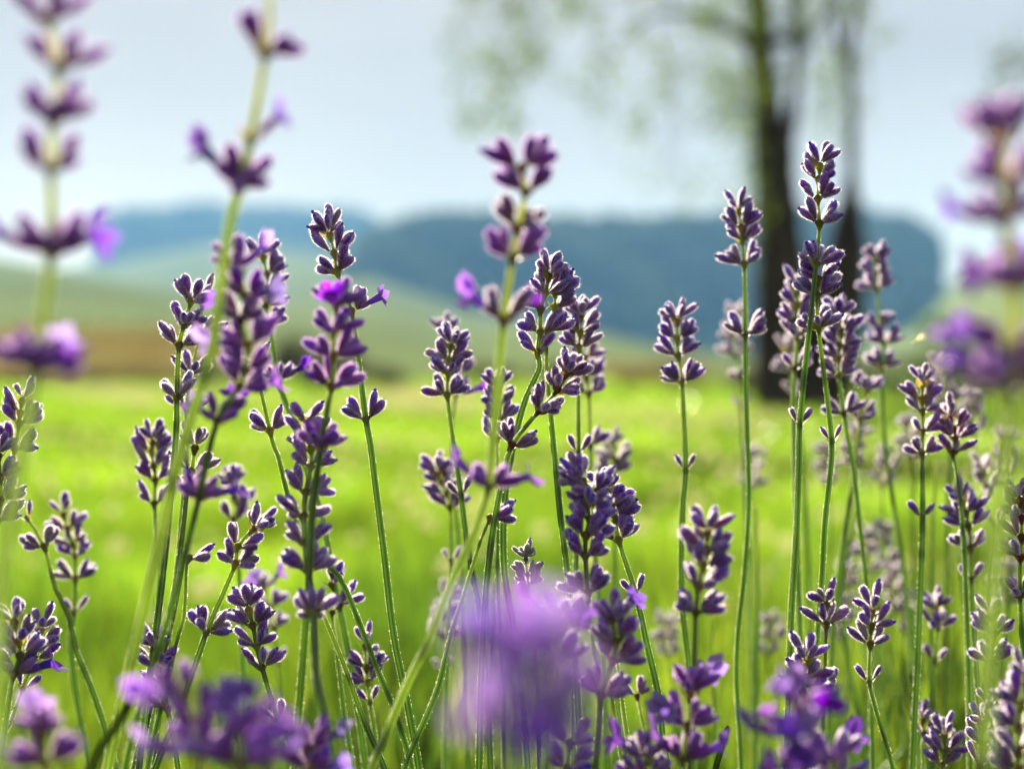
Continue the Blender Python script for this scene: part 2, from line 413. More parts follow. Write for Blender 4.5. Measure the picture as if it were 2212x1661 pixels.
# ------------------------------------------------------------------ fence and shrubs beyond the lawn
def fence():
    y = 40.0
    x0, x1 = -18.0, -8.3
    root = empty('picket_fence', ((x0 + x1) / 2, y, 0))
    tag(root, 'brown upright board fence along the far edge of the lawn', 'fence')
    g = random.Random(3)
    def board(name, w, h, t, loc, rz=0):
        w2, t2 = w / 2, t / 2
        v = [(-w2, -t2, 0), (w2, -t2, 0), (w2, t2, 0), (-w2, t2, 0), (-w2, -t2, h - w * .35), (w2, -t2, h - w * .35), (w2, t2, h - w * .35), (-w2, t2, h - w * .35), (0, -t2, h), (0, t2, h)]
        f = [(0, 3, 2, 1), (0, 1, 5, 8, 4), (2, 3, 7, 9, 6), (1, 2, 6, 5), (3, 0, 4, 7), (4, 8, 9, 7), (8, 5, 6, 9)]
        return mesh_from(name, v, f, [M_FENCE], smooth=False)
    var = [board('picket', 0.15, h, 0.025, None) for h in (1.5, 1.6, 1.66, 1.72)]
    n = 52
    for i in range(n):
        o = bpy.data.objects.new('picket', var[g.randrange(4)])
        o.location = ((i / (n - 1) - .5) * (x1 - x0), g.uniform(-.01, .01), 0.02); o.rotation_euler = (0, g.uniform(-.03, .03), 0)
        link(o, root)
    for z in (0.4, 1.2):
        vs_, fs = [], []
        tube(vs_, fs, [Vector(((x0 - x1) / 2, 0.05, z)), Vector((0, 0.05, z)), Vector(((x1 - x0) / 2, 0.05, z))], [0.05] * 3, 4)
        link(bpy.data.objects.new('rail', mesh_from('rail', vs_, fs, [M_FENCE], smooth=False)), root)
fence()
def place_shrub(u0, u1, vtop, d, n, size, base, label, seed, name='shrub', cat='shrub'):
    c = at((u0 + u1) / 2, HORIZON, d)
    hgt = CAM_H + (HORIZON - vtop) / FPX * d
    shrub(name, label, cat, (c.x, d, 0), ((u1 - u0) / 2 / FPX * d, 0.8, hgt / 1.9), n, size, base, seed)
place_shrub(578, 790, 726, 26, 4200, 0.06, (0.018, 0.018, 0.010), 'low dark brown shrub between the fence and the hill', 1)
place_shrub(760, 905, 778, 30, 1600, 0.06, (0.05, 0.055, 0.025), 'small dull green shrub next to the low dark one', 2)
place_shrub(930, 1130, 768, 34, 2200, 0.07, (0.085, 0.10, 0.03), 'yellow-green shrub behind the middle of the lawn', 3)
place_shrub(1130, 1290, 778, 30, 1800, 0.07, (0.06, 0.075, 0.03), 'olive shrub at the lawn edge behind the bent sprig', 4)
place_shrub(1290, 1420, 772, 33, 1500, 0.06, (0.20, 0.13, 0.06), 'brownish shrub at the far lawn edge before the woods', 6)
place_shrub(1400, 1580, 766, 28, 2000, 0.06, (0.15, 0.11, 0.06), 'grey-brown shrub at the lawn edge beside the tree', 7)
place_shrub(1560, 1690, 786, 22, 1400, 0.05, (0.05, 0.055, 0.045), 'dusky shrub touching the foot of the tree', 8)
place_shrub(1790, 1930, 770, 21, 1900, 0.05, (0.03, 0.035, 0.03), 'dark shrub to the right of the tree foot', 9)
place_shrub(1900, 2090, 738, 19, 2600, 0.05, (0.035, 0.06, 0.03), 'deep green shrub behind the right-hand sprigs', 10)
place_shrub(2050, 2290, 730, 17, 2600, 0.05, (0.03, 0.04, 0.02), 'dark shrub at the right edge of the lawn', 12)
place_shrub(1970, 2120, 655, 60, 2600, 0.14, (0.03, 0.09, 0.035), 'bright green bushy tree low on the right-hand slope', 13)
for kk, (ua, ub) in enumerate(((-60, 60), (50, 160), (150, 270), (255, 370), (355, 470))):
    place_shrub(ua, ub, 806, 37, 700, 0.06, (0.03, 0.05, 0.012), ['dark low bush at the fence foot by the left edge', 'second dark low bush along the fence foot from the left', 'middle dark low bush along the fence foot', 'fourth dark low bush along the fence foot', 'last dark low bush at the right end of the fence foot'][kk], 60 + kk)
place_shrub(-40, 70, 700, 46, 1200, 0.10, (0.03, 0.04, 0.04), 'blue-grey bush above the fence at the left edge', 14)
place_shrub(265, 350, 680, 52, 900, 0.10, (0.03, 0.04, 0.055), 'small blue-grey bush peeping over the board fence', 15)
place_shrub(380, 600, 760, 36, 2000, 0.07, (0.075, 0.09, 0.03), 'olive shrub at the end of the board fence', 16)

# ------------------------------------------------------------------ lawn blades, tall grass, clover
def blades(name, label, x, y, z0, hgt, wid, lean, col, matl, g, seg2=True, cat='grass'):
    n = len(x)
    az = g.uniform(0, 2 * np.pi, n); la = g.uniform(0, 2 * np.pi, n)
    side = np.stack([np.cos(az), np.sin(az), np.zeros(n)], 1) * (wid / 2)[:, None]
    ld = np.stack([np.cos(la), np.sin(la), np.zeros(n)], 1) * (lean * hgt)[:, None]
    b = np.stack([x, y, z0], 1)
    up = np.stack([np.zeros(n), np.zeros(n), hgt], 1)
    mid = b + up * 0.55 + ld * 0.3
    tip = b + up * np.sqrt(np.clip(1 - (lean * 0.6)[:, None] ** 2, 0.1, 1)) + ld
    V = np.stack([b - side, b + side, mid - side * 0.8, mid + side * 0.8, tip], 1).reshape(-1, 3)
    i = np.arange(n)[:, None] * 5
    T = np.concatenate([i + [0, 1, 3], i + [0, 3, 2], i + [2, 3, 4]], 0)
    C = np.repeat(col, 5, axis=0)
    o = link(bpy.data.objects.new(name, np_mesh(name, V, T, [matl], C)))
    tag(o, label, cat, kind='stuff')
def vnoise(x, y, s, g):
    """cheap smooth noise in the plane"""
    t = np.zeros_like(x)
    for k in range(5):
        a, b, c = g.uniform(-1, 1, 3)
        t += np.sin((x * a + y * b) * s * 6.28 + c * 9)
    return t / 5
def lawn():
    g = np.random.default_rng(5)
    X, Y, Wd, Hh = [], [], [], []
    for (y0, y1, n, wd, hh) in ((1.0, 2.4, 42000, 0.0035, 0.075), (2.4, 4.5, 48000, 0.0045, 0.08), (4.5, 10, 52000, 0.008, 0.085), (10, 22, 40000, 0.018, 0.09), (22, 47, 34000, 0.04, 0.11)):
        y = np.sqrt(g.uniform(y0 * y0, y1 * y1, n)); x = g.uniform(-1, 1, n) * (0.42 * y + 0.9)
        X.append(x); Y.append(y); Wd.append(wd * g.uniform(0.6, 1.4, n)); Hh.append(hh * g.uniform(0.5, 1.25, n))
    x, y, wd, hh = map(np.concatenate, (X, Y, Wd, Hh))
    m = 0.8 * vnoise(x, y, 0.35, g) + vnoise(x, y, 1.1, g) + 0.7 * vnoise(x, y, 3.0, g)
    near = np.clip((4.2 - y) / 2.6, 0, 1)
    hh = hh * np.clip(1 + 0.55 * m, 0.35, 2) * (1 + 0.8 * near)
    c = np.array([0.130, 0.235, 0.030])[None, :] * np.clip(1 + 0.80 * m[:, None], 0.30, 2.1) * (0.84 - 0.06 * near[:, None]) * g.uniform(0.7, 1.35, (len(x), 1))  # nearer blades slightly darker in colour, in place of shade
    c[:, 0] *= g.uniform(0.75, 1.35, len(x))
    blades('lawn_grass', 'sunlit yellow-green lawn spreading behind the lavender', x, y, np.zeros_like(x), hh, wd, g.uniform(0.05, 0.55, len(x)), np.clip(c, 0.005, 0.5), M_GRASS, g)
lawn()
def tall_grass():
    g = np.random.default_rng(9)
    n = 1900
    y = g.uniform(0.75, 1.5, n); x = g.uniform(-0.5, 0.6, n) * y * 0.95
    x = np.where(g.uniform(0, 1, n) < 0.45, np.abs(x) * 0.9 + 0.06, x)
    # tops end well below the flower heads
    h = g.uniform(0.16, 0.39, n) * np.where(x > 0.1, 1.08, 0.88)
    c = green(g, n, (0.17, 0.25, 0.03), 0.7)
    blades('tall_grass', 'thin upright green blades standing among the lavender stems', x, y, np.zeros(n), h, g.uniform(0.0015, 0.0035, n), g.uniform(0.02, 0.3, n), c, M_TALL, g)
tall_grass()
def shade_tufts():
    g = np.random.default_rng(19)
    k = 46
    cx = g.uniform(-.42, .42, k); cy_ = g.uniform(1.15, 2.5, k); j = g.integers(0, k, 4200)
    n = len(j)
    y = cy_[j] + g.normal(0, .07, n); x = cx[j] * cy_[j] + g.normal(0, .07, n)
    h = (g.uniform(.16, .30, k)[j]) * g.uniform(.55, 1.05, n)
    blades('shade_tufts', 'added grass tufts, coloured dark for shade, between the lavender and the lawn', x, y, np.zeros(n), h, g.uniform(.003, .006, n), g.uniform(.05, .5, n), green(g, n, (.075, .155, .02), .65), M_TALL, g)  # tufts added for their dark colour, which stands in for shade
shade_tufts()
def bush_foliage():
    """the low grey-green leafage out of which the stalks rise"""
    g = np.random.default_rng(31)
    n = 22000
    cx = np.array([-.34, -.16, .02, .2, .38, .56, -.5, .1, -.1, .3, .48]); cyy = np.array([.62, .75, .66, .72, .7, .85, .9, .95, 1.05, 1.0, 1.1])
    cr = np.array([.16, .17, .17, .18, .17, .16, .17, .17, .17, .17, .17]); ch = np.array([.24, .24, .24, .27, .26, .28, .27, .25, .24, .28, .27])
    j = g.integers(0, len(cx), n)
    d = g.standard_normal((n, 3)); d /= np.linalg.norm(d, axis=1)[:, None]; d[:, 2] = np.abs(d[:, 2])
    rr = g.uniform(.35, 1.0, n) ** .5
    p = np.stack([cx[j] + d[:, 0] * cr[j] * rr, cyy[j] + d[:, 1] * cr[j] * rr, d[:, 2] * ch[j] * rr], 1)
    q = d * [.6, .6, .5] + [0, 0, .75]; q /= np.linalg.norm(q, axis=1)[:, None]
    sd = np.cross(q, g.standard_normal((n, 3))); sd /= np.linalg.norm(sd, axis=1)[:, None]
    L = g.uniform(.025, .05, n)[:, None]; w = g.uniform(.0015, .003, n)[:, None]
    V = np.stack([p, p + q * L * .5 + sd * w, p + q * L, p + q * L * .5 - sd * w], 1).reshape(-1, 3)
    i = np.arange(n)[:, None] * 4
    T = np.concatenate([i + [0, 1, 2], i + [0, 2, 3]], 0)
    o = link(bpy.data.objects.new('lavender_foliage', np_mesh('lavender_foliage', V, T, [M_TALL], np.repeat(green(g, n, (.035, .07, .016), .6), 4, axis=0))))
    tag(o, 'dim green lavender leafage at the feet of the stalks', 'foliage', kind='stuff')
bush_foliage()
def clover():
    g = np.random.default_rng(15)
    x = []; y = []
    for (u, v, s, n) in ((215, 868, 40, 60), (300, 885, 35, 50), (130, 850, 40, 30), (860, 880, 55, 90), (930, 895, 60, 70), (1010, 905, 60, 40), (470, 870, 60, 30), (1350, 930, 120, 30), (700, 905, 80, 30), (1550, 950, 140, 26)):
        for i in range(n * 3):
            uu = u + g.normal(0, s); vv = v + g.normal(0, 12)
            d = CAM_H * FPX / max(vv - HORIZON, 30)
            x.append((uu - W / 2) / FPX * d); y.append(d)
    n = 520  # near heads added to stand in for sun glints on the grass
    yy = np.sqrt(g.uniform(1.9 ** 2, 8 ** 2, n)); xx = g.uniform(-1, 1, n) * (0.4 * yy + .3)
    x = np.array(x + list(xx)); y = np.array(y + list(yy))
    V, T = [], []
    keep = []
    import bmesh
    bm = bmesh.new(); bmesh.ops.create_icosphere(bm, subdivisions=1, radius=1.0)
    iv = np.array([q.co[:] for q in bm.verts]); fi = np.array([[q.index for q in f.verts] for f in bm.faces]); bm.free()
    for k in range(len(x)):
        r = g.uniform(0.010, 0.019) * (1.3 if y[k] > 9 else 1); z = g.uniform(0.12, 0.19)
        V.append(iv * [r, r, r * .8] * g.uniform(.85, 1.15, (len(iv), 1)) + [x[k], y[k], z]); T.append(fi + k * len(iv))
    o = link(bpy.data.objects.new('clover_blossoms', np_mesh('clover_blossoms', np.concatenate(V), np.concatenate(T), [M_CLOVER], smooth=True)))
    tag(o, 'tiny whitish clover heads, the near ones standing for glints, dotted over the lawn', 'clover', kind='stuff')
clover()

# ------------------------------------------------------------------ lavender pieces (shared meshes)
BL = 0.0074          # bud length
def bud_mesh(name, seed, kind='purple', length=BL, fat=1.0, hairs=1700, nub=False):
    g = random.Random(seed)
    prof = [(0, .30), (.08, .38), (.20, .55), (.34, .85), (.50, 1.04), (.70, 1.10), (.84, 1.0), (.94, .78), (1.0, .42), (1.02, .05)]
    n = 16
    vs_, fs, cs, mi = [], [], [], []
    pal = {'purple': [(.16, .15, .045), (.13, .085, .06), (.20, .028, .28), (.165, .022, .40), (.15, .045, .56)],
           'violet': [(.20, .16, .05), (.24, .10, .13), (.30, .05, .40), (.28, .05, .50), (.24, .06, .58)],
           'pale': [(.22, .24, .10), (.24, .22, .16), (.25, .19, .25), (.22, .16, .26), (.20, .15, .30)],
           'green': [(.15, .20, .06), (.17, .23, .08), (.18, .25, .11), (.20, .27, .16), (.22, .27, .22)],
           'rust': [(.22, .10, .03), (.19, .075, .045), (.28, .05, .17), (.22, .03, .30), (.18, .045, .44)]}[kind]
    st = [0, .22, .40, .72, 1.03]
    bend = g.uniform(-.12, .12)
    def colour(t):
        for i in range(4):
            if t <= st[i + 1]:
                f = (t - st[i]) / (st[i + 1] - st[i]); return [pal[i][k] + (pal[i + 1][k] - pal[i][k]) * f for k in range(3)]
        return pal[-1]
    R = 0.00120 * fat
    ph = g.uniform(0, 6)
    for (t, r) in prof:
        for k in range(n):
            th = 2 * math.pi * k / n
            rr = r * R * (1 + .07 * math.cos(8 * th) * min(1, 3 * r) + .03 * math.sin(3 * th + ph))
            tip = 0.00025 * math.cos(2 * th + ph) * max(0, t - .8) * 5
            vs_.append((rr * math.cos(th) + bend * length * t * t * .5, rr * math.sin(th), t * length + tip)); cc = colour(t)
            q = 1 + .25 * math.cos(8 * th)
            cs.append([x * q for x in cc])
    for i in range(len(prof) - 1):
        for k in range(n):
            a = i * n + k; b = i * n + (k + 1) % n
            fs.append((a, b, b + n, a + n)); mi.append(0)
    fs.append(tuple(range((len(prof) - 1) * n, len(prof) * n))); mi.append(0)
    if nub:
        b0 = len(vs_)
        for (dz, rr) in ((-.0002, .00050), (.0003, .00062), (.0007, .00058), (.0010, .00030), (.0011, .00004)):
            for k in range(8):
                th = 2 * math.pi * k / 8
                vs_.append((rr * math.cos(th) + bend * length * .5 + .0002, rr * math.sin(th), length + dz)); cs.append((.17, .045, .55))
        for i in range(4):
            for k in range(8):
                a = b0 + i * 8 + k; b = b0 + i * 8 + (k + 1) % 8; fs.append((a, b, b + 8, a + 8)); mi.append(0)
    for h in range(hairs):                      # fine down over the calyx
        t = g.uniform(.05, 1.0); th = g.uniform(0, 2 * math.pi)
        r = np.interp(t, [q[0] for q in prof], [q[1] for q in prof]) * R
        bx = bend * length * t * t * .5
        p = Vector((r * math.cos(th) * .96 + bx, r * math.sin(th) * .96, t * length))
        nrm = Vector((math.cos(th), math.sin(th), .25 + .9 * max(0, t - .75) * 3)).normalized()
        d = (nrm + Vector((g.uniform(-.5, .5), g.uniform(-.5, .5), g.uniform(-.3, .6)))).normalized()
        sd = d.cross(Vector((g.uniform(-1, 1), g.uniform(-1, 1), g.uniform(-1, 1)))).normalized() * g.uniform(.00004, .00008)
        L = g.uniform(.0003, .0012) * (.75 + .25 * math.sin(th * 2 + t * 5))
        b0 = len(vs_)
        vs_ += [tuple(p - sd), tuple(p + sd), tuple(p + d * L)]; cs += [(.8, .75, .85)] * 3
        fs.append((b0, b0 + 1, b0 + 2)); mi.append(1)
    return mesh_from(name, vs_, fs, [M_BUD, M_HAIRV if kind == 'violet' else M_HAIR], cs, True, mi)
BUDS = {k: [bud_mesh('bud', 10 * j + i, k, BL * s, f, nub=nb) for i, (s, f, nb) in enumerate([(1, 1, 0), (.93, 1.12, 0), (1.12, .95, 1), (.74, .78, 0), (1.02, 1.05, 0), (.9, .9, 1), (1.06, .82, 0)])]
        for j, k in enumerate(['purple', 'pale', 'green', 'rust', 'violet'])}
def blossom_mesh(name, seed, shade):
    """a two-lipped corolla: a short tube with five rounded lobes"""
    g = random.Random(seed)
    vs_, fs, cs = [], [], []
    def grid(f, nu, nv, colf):
        b = len(vs_)
        for i in range(nu + 1):
            for j in range(nv + 1):
                vs_.append(f(i / nu, j / nv)); cs.append(colf(i / nu))
        for i in range(nu):
            for j in range(nv):
                a = b + i * (nv + 1) + j; fs.append((a, a + 1, a + nv + 2, a + nv + 1))
    c0, c1 = shade
    lerp = lambda t: [c0[k] + (c1[k] - c0[k]) * t for k in range(3)]
    grid(lambda s, t: (math.cos(6.283 * t) * (.0007 + .0007 * s), math.sin(6.283 * t) * (.0007 + .0007 * s), .001 + s * .0055), 4, 10, lambda s: lerp(.3 * s))
    for (az, wd, ln, up) in ((70, .0034, .0046, .75), (110, .0034, .0046, .75), (200, .0026, .0034, .15), (270, .0029, .0038, .0), (340, .0026, .0034, .15)):
        a = math.radians(az + g.uniform(-8, 8)); out = Vector((math.cos(a), math.sin(a), 0)); sd = Vector((-math.sin(a), math.cos(a), 0))
        curl = g.uniform(-.2, .4)
        def lobe(s, t, out=out, sd=sd, wd=wd, ln=ln, up=up, curl=curl):
            w = wd * (0.45 + 0.75 * math.sin(min(s * 1.15, 1) * math.pi * .85 + .35)) * (math.sqrt(max(0, 1 - max(0, s - .6) ** 2 / .165)))
            x = (t - .5) * w
            p = Vector((0, 0, .0064)) + out * (.0012 + ln * s * (1 - up * .6)) + Vector((0, 0, 1)) * (ln * s * up + curl * ln * s * s * .5 - 40 * x * x) + sd * x
            return tuple(p)
        grid(lobe, 5, 5, lambda s: lerp(.3 + .7 * s))
    return mesh_from(name, vs_, fs, [M_PETAL], cs)
BLOSSOMS = [blossom_mesh('blossom', i, s) for i, s in enumerate([((.18, .05, .42), (.36, .16, .60)), ((.26, .13, .48), (.46, .31, .64)), ((.20, .05, .46), (.33, .12, .60))])]
def whorl_mesh(name, seed, pal):
    """the knot of a whorl: a cushion on the stem and two pointed papery bracts"""
    g = random.Random(seed)
    vs_, fs, cs = [], [], []
    n = 12
    for i, (z, r) in enumerate([(-.0026, .0005), (-.0016, .0007), (-.0006, .0010), (.0003, .0012), (.0010, .0009), (.0015, .0004)]):
        for k in range(n):
            th = 6.2832 * k / n
            sx = 1.25 if True else 1
            vs_.append((r * 1.25 * math.cos(th), r * .95 * math.sin(th), z)); cs.append(pal[0] if i < 3 else pal[1])
    for i in range(5):
        for k in range(n):
            a = i * n + k; b = i * n + (k + 1) % n; fs.append((a, b, b + n, a + n))
    for sgn in (-1, 1):
        b = len(vs_); nu, nv = 6, 4
        ln = g.uniform(.0042, .0058)
        for i in range(nu + 1):
            s = i / nu
            w = .0034 * math.sin(math.pi * min(1, .15 + .85 * s) ** .8) if s < 1 else 0.00005
            for j in range(nv + 1):
                x = (j / nv - .5) * w
                out = .0010 + ln * s * .55 - 90 * x * x
                vs_.append((sgn * out, x, -.0010 + ln * s * .72)); cs.append([pal[2][k] * (1 - s) + pal[3][k] * s for k in range(3)])
        for i in range(nu):
            for j in range(nv):
                a = b + i * (nv + 1) + j; fs.append((a, a + 1, a + nv + 2, a + nv + 1))
    return mesh_from(name, vs_, fs, [M_CALYX], cs)
WPAL = {'purple': [(.26, .30, .05), (.22, .17, .08), (.28, .31, .06), (.28, .20, .10)],
        'violet': [(.28, .30, .06), (.24, .15, .12), (.28, .28, .08), (.28, .16, .16)],
        'pale': [(.16, .19, .05), (.17, .17, .09), (.18, .20, .06), (.22, .20, .13)],
        'green': [(.12, .18, .05), (.13, .19, .06), (.12, .18, .05), (.15, .2, .08)],
        'rust': [(.20, .11, .03), (.20, .07, .03), (.24, .10, .03), (.22, .08, .04)]}
WHORLS = {k: [whorl_mesh('flower_whorl', i + 40, WPAL[k]) for i in range(3)] for k in WPAL}

def stem_mesh(pts, radii, hairs, seed, tint=(1, 1, 1)):
    """square ridged stalk; pts run from the tip down"""
    g = random.Random(seed)
    vs_, fs, cs, mi = [], [], [], []
    m = len(pts); tw0 = g.uniform(0, 1.5)
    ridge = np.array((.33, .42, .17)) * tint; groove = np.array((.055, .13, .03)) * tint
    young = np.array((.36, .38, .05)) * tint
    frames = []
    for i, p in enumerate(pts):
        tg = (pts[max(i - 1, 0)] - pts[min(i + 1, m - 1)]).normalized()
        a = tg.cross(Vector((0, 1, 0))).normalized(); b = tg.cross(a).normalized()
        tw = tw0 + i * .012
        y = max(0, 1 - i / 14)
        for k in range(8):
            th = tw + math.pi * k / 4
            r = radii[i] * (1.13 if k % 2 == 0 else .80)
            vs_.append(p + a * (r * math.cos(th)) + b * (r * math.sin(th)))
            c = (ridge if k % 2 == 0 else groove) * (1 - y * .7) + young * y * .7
            cs.append(c)
        frames.append((a, b, tg, tw))
    for i in range(m - 1):
        for k in range(8):
            q = i * 8 + k; w = i * 8 + (k + 1) % 8; fs.append((q, w, w + 8, q + 8)); mi.append(0)
    fs.append(tuple(range(8))); mi.append(0)
    if hairs:
        for i in range(m - 1):
            a, b, tg, tw = frames[i]
            for h in range(hairs):
                s = g.random(); p = pts[i].lerp(pts[i + 1], s); k = g.choice((0, 2, 4, 6)); th = tw + math.pi * k / 4 + g.uniform(-.35, .35)
                nrm = a * math.cos(th) + b * math.sin(th)
                q = p + nrm * radii[i] * 1.05
                d = (nrm + tg * g.uniform(-.5, .5) + a * g.uniform(-.3, .3)).normalized(); sd = tg * g.uniform(.00004, .00007)
                n0 = len(vs_); vs_ += [q - sd, q + sd, q + d * g.uniform(.0002, .0006)]; cs += [(.7, .75, .5)] * 3
                fs.append((n0, n0 + 1, n0 + 2)); mi.append(1)
    return mesh_from('stem', vs_, fs, [M_STEM, M_STEMHAIR], cs, True, mi)

N_BUD = 0
def sprig(label, z, whorls, tail, kind='purple', seed=None, group=None, name='lavender_sprig', cat='lavender', size=1.0, tint=(1, 1, 1), thick=1.0, petals=(0, 1, 2)):
    """one flowering stalk.
    z: distance in units of the focus distance, (top, bottom) or one number
    whorls: (u, v, form, buds, blossoms) from the top down; form T tip, F fan, S two bunches, P pair, L/R one-sided bunch
    tail: further stalk readings below the last whorl"""
    global N_BUD
    if seed is None: seed = int(abs(whorls[0][0] if whorls else tail[0][0]) * 13 + abs(whorls[0][1] if whorls else tail[0][1]) * 7)
    g = random.Random(seed)
    zt, zb = z if isinstance(z, tuple) else (z, z)
    px = [(w[0], w[1]) for w in whorls] + list(tail)
    v0, v1 = px[0][1], max(px[-1][1], 1500)
    def dist(v): return FOCUS * (zt + (zb - zt) * min(1, max(0, (v - v0) / (v1 - v0 + 1e-6))))
    P = [at(u, v, dist(v)) for u, v in px]
    nw = len(whorls)
    # a little above the top whorl
    top_dir = (P[0] - P[1]).normalized()
    P.insert(0, P[0] + top_dir * .0012)
    # run on down to the soil, straightening up
    last, tg = P[-1], (P[-1] - P[-2]).normalized()
    while P[-1].z > 0.02:
        tg = (tg * .72 + Vector((0, 0.02, -1)) * .28).normalized()
        step = min(0.06, P[-1].z)
        P.append(P[-1] + tg * step)
    P[-1].z = 0.0
    base = P[-1].copy()
    root = empty(name, base); tag(root, label, cat, group)
    S = []
    for i in range(len(P) - 1):
        n = max(2, int((P[i + 1] - P[i]).length / 0.0045)) if P[i].z > .3 else max(2, int((P[i + 1] - P[i]).length / 0.02))
        p0 = P[max(i - 1, 0)]; p1 = P[i]; p2 = P[i + 1]; p3 = P[min(i + 2, len(P) - 1)]
        for k in range(n):
            s = k / n; s2 = s * s; s3 = s2 * s
            # tangents scaled to the span, so that short spans beside long ones do not overshoot
            L = (p2 - p1).length
            m1 = (p2 - p0).normalized() * L; m2 = (p3 - p1).normalized() * L
            S.append(p1 * (2 * s3 - 3 * s2 + 1) + m1 * (s3 - 2 * s2 + s) + p2 * (-2 * s3 + 3 * s2) + m2 * (s3 - s2))
    S.append(P[-1].copy())
    acc = 0; R = []
    for i, p in enumerate(S):
        if i: acc += (S[i] - S[i - 1]).length
        R.append((.00052 + .00050 * min(1, acc / .06) + .0002 * min(1, acc / .3)) * thick)
    sharp = .9 <= min(zt, zb) and max(zt, zb) <= 1.12
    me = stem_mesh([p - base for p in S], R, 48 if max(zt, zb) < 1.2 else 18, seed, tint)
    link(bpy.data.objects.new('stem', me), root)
    for wi, w in enumerate(whorls):
        u, v, form, nb = w[:4]; nbl = w[4] if len(w) > 4 else 0
        knd = w[5] if len(w) > 5 else kind
        c = P[wi + 1]
        axis = (P[wi] - P[wi + 2]).normalized() if wi else (P[1] - P[2]).normalized()
        if wi == 0: axis = (axis + Vector((0, 0, .15))).normalized()
        phi = {'S': 0, 'P': 0, 'L': 0, 'R': 0, 'F': 0.6, 'T': 0.4}[form] + g.uniform(-.35, .35)
        q = axis.to_track_quat('Z', 'Y')
        # an x axis that lies across the view
        xax = (Vector((1, 0, 0)) - axis * axis.x).normalized(); yax = axis.cross(xax)
        B = Matrix((xax, yax, axis)).transposed().to_4x4()
        wo_ = bpy.data.objects.new('flower_whorl', g.choice(WHORLS[knd]))
        sz = size * g.uniform(.94, 1.06)
        wo_.matrix_local = Matrix.Translation(c - base) @ B @ Matrix.Rotation(phi, 4, 'Z') @ Matrix.Scale(sz * (.8 if form == 'P' else 1), 4)
        link(wo_, root)
        total = nb + nbl
        for k in range(total):
            if form == 'F':
                az = 2 * math.pi * (k * .381966 + g.uniform(-.06, .06)); tilt = math.radians(22 + 46 * ((k + .5) / total) ** .7 + g.uniform(-7, 7)); r0 = .0013
            elif form == 'T':
                az = 2 * math.pi * (k * .381966 + g.uniform(-.05, .05)); tilt = math.radians(8 + 58 * ((k + .5) / total) ** .75 + g.uniform(-6, 6)); r0 = .0009
            else:
                side = 0 if k % 2 == 0 else math.pi
                if form == 'L': side = math.pi
                if form == 'R': side = 0
                f = (k // 2 + .5) / max(1, (total + 1) // 2)
                if form in 'LR': f = (k + .5) / total
                az = side + g.choice((-1, 1)) * g.uniform(.05, .9) * (1 if form != 'P' else .3)
                tilt = math.radians(20 + 54 * f + g.uniform(-8, 8)) if form != 'P' else math.radians(g.uniform(24, 38))
                r0 = .0017
            d = Vector((math.sin(tilt) * math.cos(az), math.sin(tilt) * math.sin(az), math.cos(tilt)))
            pos = Vector((math.cos(az) * r0, math.sin(az) * r0, .0002 + .0022 * (1 - math.sin(tilt)) + (.001 if form == 'T' else 0)))
            qd = d.to_track_quat('Z', 'Y').to_matrix().to_4x4() @ Matrix.Rotation(g.uniform(0, 6.28), 4, 'Z')
            s = g.uniform(.84, 1.14) * (.92 if form == 'T' else 1)
            kb = knd
            if knd == 'purple': kb = g.choices(['purple', 'rust', 'pale'], [.86, .09, .05])[0]
            o = bpy.data.objects.new('bud', BUDS[kb][g.randrange(7)])
            o.matrix_local = Matrix.Translation(pos) @ qd @ Matrix.Scale(s, 4)
            link(o, wo_); N_BUD += 1
            if k >= nb:
                b = bpy.data.objects.new('blossom', BLOSSOMS[g.choice(petals)])
                bs = g.uniform(.95, 1.25)
                b.matrix_local = Matrix.Translation(pos + d * BL * s * .42) @ d.to_track_quat('Z', 'Y').to_matrix().to_4x4() @ Matrix.Rotation(g.uniform(0, 6.28), 4, 'Z') @ Matrix.Scale(bs, 4)
                link(b, wo_)
    return root

# ------------------------------------------------------------------ the flowering stalks, sharp ones first
sprig('tall sharp sprig whose fanned tip stands before the far blue ridge', 1.0,
      [(712, 508, 'T', 10), (722, 547, 'S', 5), (728, 587, 'F', 7), (759, 672, 'R', 3, 1), (790, 905, 'S', 6)],
      [(800, 960), (811, 1050), (830, 1200), (850, 1370), (876, 1500), (905, 1661)])
sprig('sharp sprig with four spaced dark whorls in front of the board fence', 1.0,
      [(413, 651, 'S', 9), (398, 701, 'F', 8), (387, 746, 'S', 7), (382, 857, 'F', 5)],
      [(382, 900), (377, 985), (364, 1120), (345, 1300), (322, 1470), (300, 1661)])
sprig('dark sprig half hidden behind the four-whorled one at the fence', 1.05,
      [(438, 655, 'T', 5), (432, 722, 'S', 4), (413, 807, 'F', 5), (404, 880, 'S', 4)], [(402, 960), (396, 1080), (380, 1250), (350, 1480), (330, 1661)])
sprig('pale greyish sprig just beside the thick leaning stalk', 1.02,
      [(421, 968, 'T', 5), (414, 1018, 'S', 4), (404, 1062, 'F', 5)], [(398, 1120), (380, 1260), (352, 1400), (310, 1580), (290, 1661)], kind='pale')
sprig('sharp crowded sprig whose stalk bows left below its five whorls', 1.0,
      [(1186, 597, 'T', 9), (1178, 634, 'S', 6), (1168, 668, 'L', 5), (1167, 717, 'S', 6), (1161, 760, 'F', 5)],
      [(1166, 790), (1157, 815), (1136, 860), (1118, 920), (1104, 985), (1092, 1060), (1087, 1140), (1090, 1240), (1105, 1330), (1125, 1480), (1140, 1661)])
